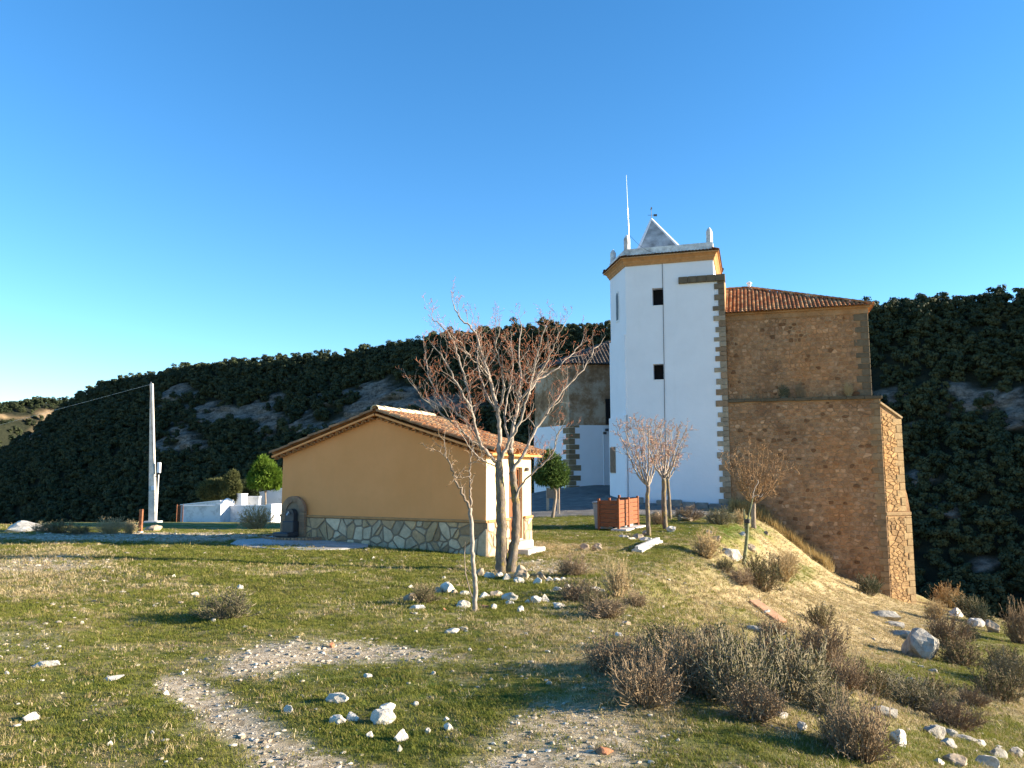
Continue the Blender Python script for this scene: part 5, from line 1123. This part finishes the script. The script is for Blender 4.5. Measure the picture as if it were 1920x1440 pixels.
# ---- shrubs: a few growth forms, each shrub its own thing with stems and foliage
def shrub_mesh(seed, dense, leafy_, upright, mat, lmat):
    rg_ = random.Random(seed); a, b = MB(), MB()
    for k in range(dense):
        an = rg_.uniform(0, 6.283); sp = rg_.random()**.7; d = Vector((math.cos(an)*sp*upright, math.sin(an)*sp*upright, 1-.55*sp*upright)).normalized()
        p = Vector((math.cos(an), math.sin(an), 0))*rg_.uniform(0, .28*upright+.05)-UP*.03; L_ = rg_.uniform(.55, 1.05)*(1-.25*sp); pts = [p.copy()]; rad = [.017]
        for j in range(4):
            d = (d+rvec(rg_, .16)+UP*.06).normalized(); p = p+d*L_/4; pts.append(p.copy()); rad.append(.017-.0034*(j+1))
            if j > 0 and rg_.random() < .85:
                for _ in range(2):
                    d2 = (d+rvec(rg_, .5)).normalized(); q1 = p+d2*rg_.uniform(.08, .16); q2 = q1+(d2+rvec(rg_, .4)+UP*.3).normalized()*rg_.uniform(.08, .18); a.tube([p, q1, q2], [.009, .007, .004], 3, cap=False)
                    for _2 in range(leafy_):
                        o_ = p.lerp(q2, rg_.random())+rvec(rg_, .02); v = (d2+rvec(rg_, .5)).normalized()*rg_.uniform(.03, .06); w_ = v.cross(rvec(rg_, 1)).normalized()*.016; b.add([o_-w_, o_+w_, o_+v], [(0, 1, 2)])
        a.tube(pts, rad, 3, cap=False)
    if not b.v: b.add([(0, 0, 0), (.01, 0, 0), (0, .01, .01)], [(0, 1, 2)])
    return a.mesh('stems', MAT[mat]), b.mesh('foliage', MAT[lmat])
FORMS = {'brown': [shrub_mesh(100+i, 120, 4, 1.0, 'shrub_brown', 'shrub_brown') for i in range(3)], 'grey': [shrub_mesh(110+i, 120, 5, 1.05, 'shrub_grey', 'shrub_green') for i in range(3)], 'green': [shrub_mesh(120+i, 80, 14, 1.0, 'shrub_grey', 'darkleaf') for i in range(2)],
  'straw': [shrub_mesh(130+i, 95, 3, .75, 'shrub_straw', 'shrub_straw') for i in range(3)], 'olive': [shrub_mesh(140+i, 80, 10, 1.0, 'shrub_brown', 'shrub_green') for i in range(2)]}
rsh = random.Random(17)
def shrub(x, y, wpx, hpx, form, label, group):
    p = on_ground(x, y-2); t = thing('shrub', label, 'shrub', p, group); Y = math.hypot(p.x*.3, p.y); sx = wpx/1440*p.y/1.75; sz_ = hpx/1440*p.y/.95; t.rotation_euler = (0, 0, 0)
    st, fo = rsh.choice(FORMS[form]); a = rsh.uniform(0, 6.28)
    for nm, m_ in (('stems', st), ('foliage', fo)):
        o = link(nm, m_, t); o.scale = (sx, sx, sz_); o.rotation_euler = (0, 0, a)
    return t
ORD = ['leftmost', 'second', 'third', 'fourth', 'fifth', 'sixth', 'seventh', 'eighth', 'ninth', 'tenth', 'eleventh', 'twelfth', 'thirteenth', 'fourteenth', 'fifteenth', 'sixteenth', 'seventeenth', 'eighteenth', 'nineteenth', 'twentieth', 'twenty-first', 'twenty-second', 'twenty-third', 'twenty-fourth']
def row(lst, what, where, group, fn_):
    lst = sorted(lst, key=lambda r: r[0])
    for i, r in enumerate(lst):
        lab = ('leftmost %s %s' % (what, where)) if i == 0 else ('%s %s from the left %s' % (ORD[i], what, where)); fn_(*r, lab, group)
shrub(422, 1162, 104, 52, 'grey', 'lone grey green shrub on the lawn with a long shadow to its left', 'lone shrubs')
shrub(480, 994, 84, 40, 'straw', 'straw coloured bush in front of the cemetery wall beside the hut', 'lone shrubs')
shrub(796, 1133, 58, 34, 'olive', 'low dark shrub inside the left end of the stone ring', 'lone shrubs')
row([(205, 1003, 64, 30, 'straw'), (110, 1002, 60, 24, 'olive'), (243, 1002, 34, 24, 'straw'), (82, 1000, 40, 18, 'grey'), (150, 1003, 50, 16, 'olive')], 'low shrub', 'along the left canyon rim', 'shrubs along the left rim', shrub)
row([(1075, 1082, 62, 40, 'brown'), (1158, 1122, 66, 66, 'straw'), (1085, 1128, 90, 36, 'brown'), (1135, 1160, 90, 36, 'brown'), (1115, 1145, 60, 36, 'olive'), (1190, 1140, 50, 30, 'brown')], 'dry brown shrub', 'on the bank right of the twin trunked tree', 'shrubs on the bank edge', shrub)
row([(1150, 1262, 120, 66, 'brown'), (1210, 1322, 150, 92, 'brown'), (1250, 1225, 110, 52, 'olive'), (1290, 1300, 150, 105, 'brown'), (1330, 1255, 130, 70, 'grey'), (1375, 1320, 150, 120, 'grey'), (1440, 1280, 140, 90, 'brown'), (1415, 1352, 120, 66, 'brown'), (1490, 1310, 150, 110, 'grey'), (1535, 1255, 120, 80, 'brown'), (1555, 1345, 100, 60, 'grey'), (1240, 1270, 110, 64, 'grey'), (1340, 1210, 70, 36, 'brown')], 'dry shrub', 'in the big thicket on the slope', 'thicket of dry shrubs', shrub)
row([(1610, 1425, 130, 110, 'brown'), (1580, 1400, 80, 70, 'grey'), (1630, 1310, 90, 60, 'olive'), (1700, 1330, 110, 60, 'grey'), (1790, 1368, 100, 50, 'brown'), (1755, 1345, 80, 44, 'grey'), (1660, 1300, 70, 40, 'grey'), (1745, 1315, 90, 40, 'olive'), (1870, 1318, 100, 60, 'olive'), (1825, 1325, 60, 30, 'brown'), (1900, 1290, 80, 60, 'grey'), (1580, 1295, 90, 60, 'brown')], 'shrub', 'on the green slope below the boulder', 'shrubs on the green slope', shrub)
row([(1325, 1048, 70, 48, 'straw'), (1430, 1108, 80, 60, 'olive'), (1468, 1092, 70, 52, 'straw'), (1540, 1180, 60, 44, 'olive'), (1390, 1098, 50, 30, 'brown'), (1480, 1065, 40, 30, 'straw'), (1447, 1190, 60, 26, 'brown'), (1360, 1075, 40, 26, 'olive')], 'scrubby bush', 'on the pale dry slope below the church', 'bushes on the dry slope', shrub)
row([(1562, 1062, 70, 66, 'green'), (1600, 1092, 70, 56, 'green'), (1535, 1030, 60, 40, 'green'), (1630, 1118, 50, 36, 'green'), (1470, 990, 50, 44, 'olive')], 'green bush', 'at the foot of the nave wall', 'bushes at the wall foot', shrub)
row([(1745, 1128, 70, 40, 'straw'), (1780, 1142, 60, 44, 'straw'), (1755, 1165, 50, 36, 'straw'), (1815, 1155, 60, 34, 'green'), (1840, 1172, 50, 34, 'green'), (1780, 1215, 80, 60, 'brown'), (1800, 1250, 80, 48, 'olive'), (1885, 1262, 80, 46, 'olive'), (1915, 1210, 60, 74, 'brown'), (1815, 1200, 40, 28, 'green')], 'bush', 'between the buttress and the right edge', 'bushes by the right rim', shrub)
row([(1290, 978, 60, 26, 'brown'), (1350, 985, 60, 30, 'grey'), (1235, 985, 36, 22, 'brown'), (1386, 985, 34, 28, 'straw')], 'low tuft bush', 'along the foot of the white tower', 'tufts at the tower foot', shrub)
# weeds growing on the nave ledge
for k, (x, form, h_, lab) in enumerate(((1470, 'green', 24, 'green weed clump on the left of the stone ledge'), (1500, 'brown', 26, 'sprawling dry weed on the middle of the stone ledge'), (1592, 'straw', 26, 'golden weed tuft on the right of the stone ledge'))):
    s = (lambda r: (r[0]/r[1]*Bq.y-Bq.x)/(fdir.x-r[0]/r[1]*fdir.y))(ray(x, 740)); p = V2(Bq+fdir*s-fn*.12, zled+.01); t = thing('ledge_weed', lab, 'weed', p, 'weeds on the ledge'); st, fo = rsh.choice(FORMS[form])
    for nm, m_ in (('stems', st), ('foliage', fo)):
        o = link(nm, m_, t); o.scale = (.36, .16, h_/1440*46); o.rotation_euler = (0, 0, 0)

# ================================================================== rocks
def rock_mesh(seed, mat, npl=13):
    bm = bmesh.new(); bmesh.ops.create_icosphere(bm, subdivisions=3, radius=1); rr = random.Random(seed); off = Vector((seed*3.7, seed*1.3, 0))
    planes = [(Vector((rr.gauss(0, 1), rr.gauss(0, 1), rr.gauss(.2, .8))).normalized(), rr.uniform(.48, .8)) for _ in range(npl)]
    for v in bm.verts:
        p = v.co.copy()
        for n_, d_ in planes:
            e = p.dot(n_)-d_
            if e > 0: p -= n_*e
        p *= 1+.20*mnoise.noise(p*1.6+off)+.10*mnoise.noise(p*4.2+off)+.05*mnoise.noise(p*9+off); v.co = p
    me = bpy.data.meshes.new('rock'); bm.to_mesh(me); bm.free(); me.materials.append(MAT[mat]); me.polygons.foreach_set('use_smooth', [False]*len(me.polygons)); return me
ROCKS = {k: [rock_mesh(i+j*10, k) for i in range(4)] for j, k in enumerate(('rock', 'rock_brown', 'rock_grey', 'rock_red'))}
rro = random.Random(23)
def rock(x, y, wpx, hpx, kind, label, group, sink=.3):
    p = on_ground(x, y+hpx*.42); m_ = rro.choice(ROCKS[kind]); o = link('rock', m_); k = p.y/1440
    o.scale = (wpx*k*.58, wpx*k*.58*rro.uniform(.65, 1.0), hpx*k*.66); o.location = (p.x, p.y+wpx*k*.3, gzf(p.x, p.y+wpx*k*.3)+hpx*k*(.5-sink)); o.rotation_euler = (rro.uniform(-.15, .15), rro.uniform(-.15, .15), rro.uniform(-.6, .6)+rro.choice((0, 3.14)))
    tag(o, label, 'rock', group); return o
W, B_, G_, R_ = 'rock', 'rock_brown', 'rock_grey', 'rock_red'
def rrow(lst, what, where, group):
    row([(x, y, w_, h_, k) for x, y, w_, h_, k in lst], what, where, group, rock)
rrow([(768, 1121, 32, 20, B_), (838, 1103, 30, 22, W), (783, 1139, 28, 10, W), (868, 1134, 30, 15, W), (852, 1110, 14, 11, B_), (872, 1112, 18, 9, W), (908, 1117, 26, 12, W), (930, 1114, 30, 12, B_), (953, 1120, 32, 15, W), (926, 1138, 14, 11, W), (976, 1143, 13, 13, W), (957, 1131, 16, 8, W), (1005, 1126, 24, 15, W), (1022, 1122, 18, 16, W), (1048, 1136, 28, 10, W), (820, 1108, 18, 12, B_), (990, 1128, 12, 8, W)], 'rock', 'in the ring round the thin young tree', 'stones of the tree ring')
rock(909, 1138, 14, 10, R_, 'small red brick lump at the foot of the thin young tree', 'stones of the tree ring')
rock(833, 1143, 10, 6, R_, 'orange stone chip left of the young tree trunk', 'stones of the tree ring')
rrow([(900, 1073, 20, 18, B_), (919, 1079, 20, 14, W), (950, 1082, 20, 14, W), (936, 1078, 14, 10, W), (977, 1075, 38, 30, B_), (974, 1088, 20, 10, W), (1012, 1078, 18, 12, B_), (1008, 1090, 18, 14, W), (1030, 1086, 16, 9, W), (1044, 1087, 16, 8, W), (1056, 1086, 12, 7, W), (1018, 1083, 16, 10, B_)], 'rock', 'at the foot of the twin trunked tree', 'stones at the big tree')
rrow([(1096, 1026, 22, 13, B_), (1122, 1027, 24, 15, B_)], 'brown rock', 'of the pair on the lawn behind the step', 'pair of brown rocks')
rrow([(1198, 1005, 24, 12, B_), (1213, 1000, 18, 10, B_), (1215, 1011, 24, 9, W), (1260, 992, 20, 12, W), (1172, 1006, 18, 6, W), (1186, 1010, 16, 5, W), (1233, 966, 26, 14, B_), (1290, 973, 44, 14, B_), (1228, 1012, 14, 6, W)], 'rock', 'around the vase shaped trees', 'stones by the small trees')
rrow([(632, 1311, 46, 20, W), (628, 1353, 30, 16, W), (657, 1348, 28, 18, W), (713, 1350, 48, 30, W), (722, 1330, 30, 14, W), (752, 1381, 28, 22, W), (749, 1405, 11, 13, W), (802, 1374, 12, 10, W), (840, 1365, 20, 14, W), (693, 1380, 14, 11, W), (779, 1322, 12, 8, W), (836, 1349, 10, 7, W)], 'white rock', 'in the green hollow in the foreground', 'stones in the green hollow')
rrow([(82, 1247, 44, 13, W), (55, 1346, 30, 15, W), (205, 1396, 11, 9, W), (200, 1275, 40, 7, W), (285, 1377, 10, 8, W), (365, 1114, 16, 7, W), (450, 1101, 11, 9, W), (540, 1330, 20, 16, W), (340, 1263, 10, 8, W), (152, 1169, 8, 7, W), (400, 1163, 8, 7, W), (310, 1301, 12, 10, W), (10, 1263, 10, 7, W), (325, 1080, 8, 6, W)], 'pale stone', 'on the left half of the lawn', 'stones on the left lawn')
rrow([(688, 1269, 18, 9, W), (845, 1185, 26, 9, W), (870, 1180, 18, 7, W), (812, 1264, 10, 7, W), (881, 1219, 8, 7, W), (987, 1190, 10, 6, W), (700, 1046, 8, 6, W), (1030, 1282, 12, 6, W), (770, 1100, 12, 6, W)], 'pale stone', 'scattered on the middle of the lawn', 'stones on the middle lawn')
rock(622, 1211, 13, 11, R_, 'reddish stone at the top edge of the oval gravel patch', None); rock(1136, 1412, 34, 12, R_, 'flat orange stone on the dry ground at the bottom', None)
ROCKS['boulder'] = [rock_mesh(61, 'rock_grey', 4)]
rock(1735, 1213, 66, 56, 'boulder', 'big rounded grey boulder on the green slope', None, .25); rock(1702, 1190, 44, 22, G_, 'flat grey boulder touching the big rounded boulder on its upper left', None); rock(1664, 1152, 50, 24, G_, 'dark grey rock slab above the boulders in the shadow', None); rock(1685, 1172, 40, 16, G_, 'low grey rock between the slab and the flat boulder', None)
rrow([(1672, 1338, 54, 28, G_), (1693, 1388, 36, 32, W), (1755, 1373, 42, 26, G_), (1785, 1396, 36, 20, G_), (1505, 1364, 18, 18, W), (1468, 1340, 30, 16, W), (1880, 1412, 44, 24, G_), (1843, 1394, 22, 14, W), (1818, 1386, 34, 14, G_), (1862, 1432, 40, 30, W), (1765, 1432, 24, 10, W), (1800, 1432, 44, 20, B_), (1912, 1410, 30, 26, G_), (1786, 1374, 22, 20, G_), (1750, 1258, 16, 8, G_), (1730, 1250, 12, 7, G_), (1708, 1275, 14, 8, W), (1650, 1262, 16, 8, B_)], 'rock', 'on the lower right slope', 'rocks on the lower right slope')
rrow([(1378, 1042, 34, 26, W), (1345, 1010, 22, 12, B_), (1362, 1034, 16, 12, B_), (1410, 1030, 20, 14, B_), (1440, 1150, 16, 10, W), (1385, 1085, 14, 16, G_), (1395, 1004, 18, 8, W), (1330, 1000, 16, 8, B_), (1420, 1180, 30, 14, G_), (1462, 1185, 26, 12, G_)], 'rock', 'on the dry slope below the tower', 'rocks on the dry slope')
rrow([(1170, 1098, 18, 8, W), (1116, 1105, 22, 8, W), (1130, 1108, 12, 8, W), (1121, 1126, 10, 12, W), (1160, 1190, 16, 10, W), (1045, 1105, 20, 8, W), (1064, 1100, 14, 8, W), (1175, 1168, 20, 8, B_)], 'white stone', 'among the bank shrubs', 'stones on the bank')
rock(1866, 1177, 28, 24, B_, 'brown rock block jutting over the canyon rim at the right', None, .15); rock(1800, 1150, 36, 18, W, 'pale rock on the rim right of the buttress', None); rock(1835, 1168, 30, 20, W, 'pale rock near the jutting block on the right rim', None)
rock(30, 988, 92, 24, W, 'long pale bedrock hump on the far left rim', None, .35); rock(280, 990, 40, 14, B_, 'brown rocks at the foot of the utility pole', None); rock(778, 868*0+1006, 8, 6, W, 'small white stone at the foot of the hut gable', None)
m_ = None
# a mossy log beside the nave wall
a = on_ground(1436, 1003); b = on_ground(1494, 1013); lg = MB(); lg.tube(smooth_path([a+UP*.08, (a+b)/2+UP*.12, b+UP*.08], 8), [.11, .13, .12, .13, .12, .11, .12, .10], 8); lo = lg.build('fallen_log', MAT['bark'], None, origin=a); tag(lo, 'dark fallen log in the dry grass below the nave wall', 'log')

# ================================================================== grass and gravel
def tuft(seed, n, h, sp, lean, wd):
    rg_ = random.Random(seed); mb = MB()
    for k in range(n):
        a = rg_.uniform(0, 6.283); r = sp*math.sqrt(rg_.random()); p = Vector((math.cos(a)*r, math.sin(a)*r, -.008)); hh = h*rg_.uniform(.5, 1.1); b = rg_.uniform(0, 6.283); ld = Vector((math.cos(b), math.sin(b), 0))*hh*lean*rg_.uniform(.3, 1.2)
        s_ = Vector((-math.sin(b), math.cos(b), 0))*wd*rg_.uniform(.7, 1.3); mid = p+ld*.35+UP*hh*.6; tip = p+ld+UP*hh
        mb.add([p-s_, p+s_, mid-s_*.7, mid+s_*.7, tip], [(0, 1, 3, 2), (2, 3, 4)])
    return mb
rs = np.random.RandomState(99)
def spread(n, ymin, ymax, pw, xr=(-.78, .80)):
    u = rs.rand(n); Y = (ymin**pw+(ymax**pw-ymin**pw)*u)**(1/pw); X = Y*rs.uniform(xr[0], xr[1], n)+rs.uniform(-.5, .5, n); return X, Y
def inside_hut(X, Y):
    r = np.stack([X-HA.x, Y-HA.y], -1); s = r@np.array(gdir); t = r@np.array(hd); return (s > -.05) & (s < Lg+.05) & (t > -.06) & (t < HDp+.1)
def dense(name, n, ymin, ymax, pw, col, prob, smin, smax, label, nvar, tiltamt=.2):
    X, Y = spread(n, ymin, ymax, pw); Z = gz(X, Y); g, s, l, pz, cl = masks(X, Y, Z); pr = prob(g, s, l, pz, X, Y)*(1-cl)*~inside_hut(X, Y); k = rs.rand(n) < pr
    P_ = np.stack([X, Y, Z], -1)[k]; m = k.sum(); near = np.clip(P_[:, 1]/9, .8, 1.5)
    scatter(name, P_, rs.uniform(0, 6.28, m), rs.uniform(smin, smax, m)*near, rs.randint(0, nvar, m), col, label, tilt=rs.uniform(-tiltamt, tiltamt, (m, 2)))
patch = lambda X, Y: sstep(.40, .60, fbm(X*1.3+7, Y*1.3, 4))
GC = hidden_collection('grass_tuft', [tuft(i, 26, .034, .075, .9, .0028).mesh('tuft', MAT['grass']) for i in range(5)])
SC = hidden_collection('straw_tuft', [tuft(20+i, 24, .036, .08, 1.3, .0026).mesh('tuft', MAT['straw']) for i in range(5)])
TC = hidden_collection('tall_straw', [tuft(40+i, 30, .55, .16, .45, .006).mesh('tuft', MAT['tallstraw']) for i in range(4)])
dense('short_grass', 150000, 3.2, 40, .75, GC, lambda g, s, l, pz, X, Y: np.clip((.30+.55*patch(X, Y)+.75*l)*(1-.93*g)*(1-.8*s)*(1-pz), 0, 1), .65, 1.15, 'short green turf on the hilltop', 5)
dense('dry_grass', 120000, 3.2, 46, .8, SC, lambda g, s, l, pz, X, Y: np.clip((.22*(1-patch(X, Y))+.9*s)*(1-.9*g)*(1-.7*l)*(1-pz), 0, 1), .6, 1.3, 'dry straw coloured grass on the lawn and slope', 5, .4)
# tall dry grass at the foot of the nave wall
n = 900; s_ = rs.rand(n)*Lw*.62; o_ = rs.rand(n)**1.5*1.5+.15; X = Bq.x+fdir.x*s_+fn.x*o_; Y = Bq.y+fdir.y*s_+fn.y*o_
scatter('tall_dry_grass', np.stack([X, Y, gz(X, Y)], -1), rs.uniform(0, 6.28, n), rs.uniform(.6, 1.5, n), rs.randint(0, 4, n), TC, 'tall golden dry grass along the foot of the nave wall')
def peb(seed):
    bm = bmesh.new(); bmesh.ops.create_icosphere(bm, subdivisions=1, radius=1); rr = random.Random(seed)
    for v in bm.verts: v.co = Vector((v.co.x, v.co.y*rr.uniform(.55, 1), v.co.z*.46))*rr.uniform(.6, 1.25)
    me = bpy.data.meshes.new('pebble'); bm.to_mesh(me); bm.free(); me.materials.append(MAT['pebble']); return me
PC = hidden_collection('pebble', [peb(i) for i in range(6)])
X, Y = spread(150000, 3.2, 40, .7); Z = gz(X, Y); g, s, l, pz, cl = masks(X, Y, Z); pr = np.clip(g*.85+.035+.06*s+.04*(1-patch(X, Y)), 0, 1)*(1-cl)*(1-pz)*~inside_hut(X, Y); k = rs.rand(len(X)) < pr; m = k.sum()
big = rs.rand(m)**8; size = (.0065+.028*big)*np.clip(Y[k]/7, .85, 2.0)
scatter('gravel', np.stack([X, Y, Z+.002], -1)[k], rs.uniform(0, 6.28, m), size, rs.randint(0, 6, m), PC, 'white limestone gravel and pebbles scattered in patches')
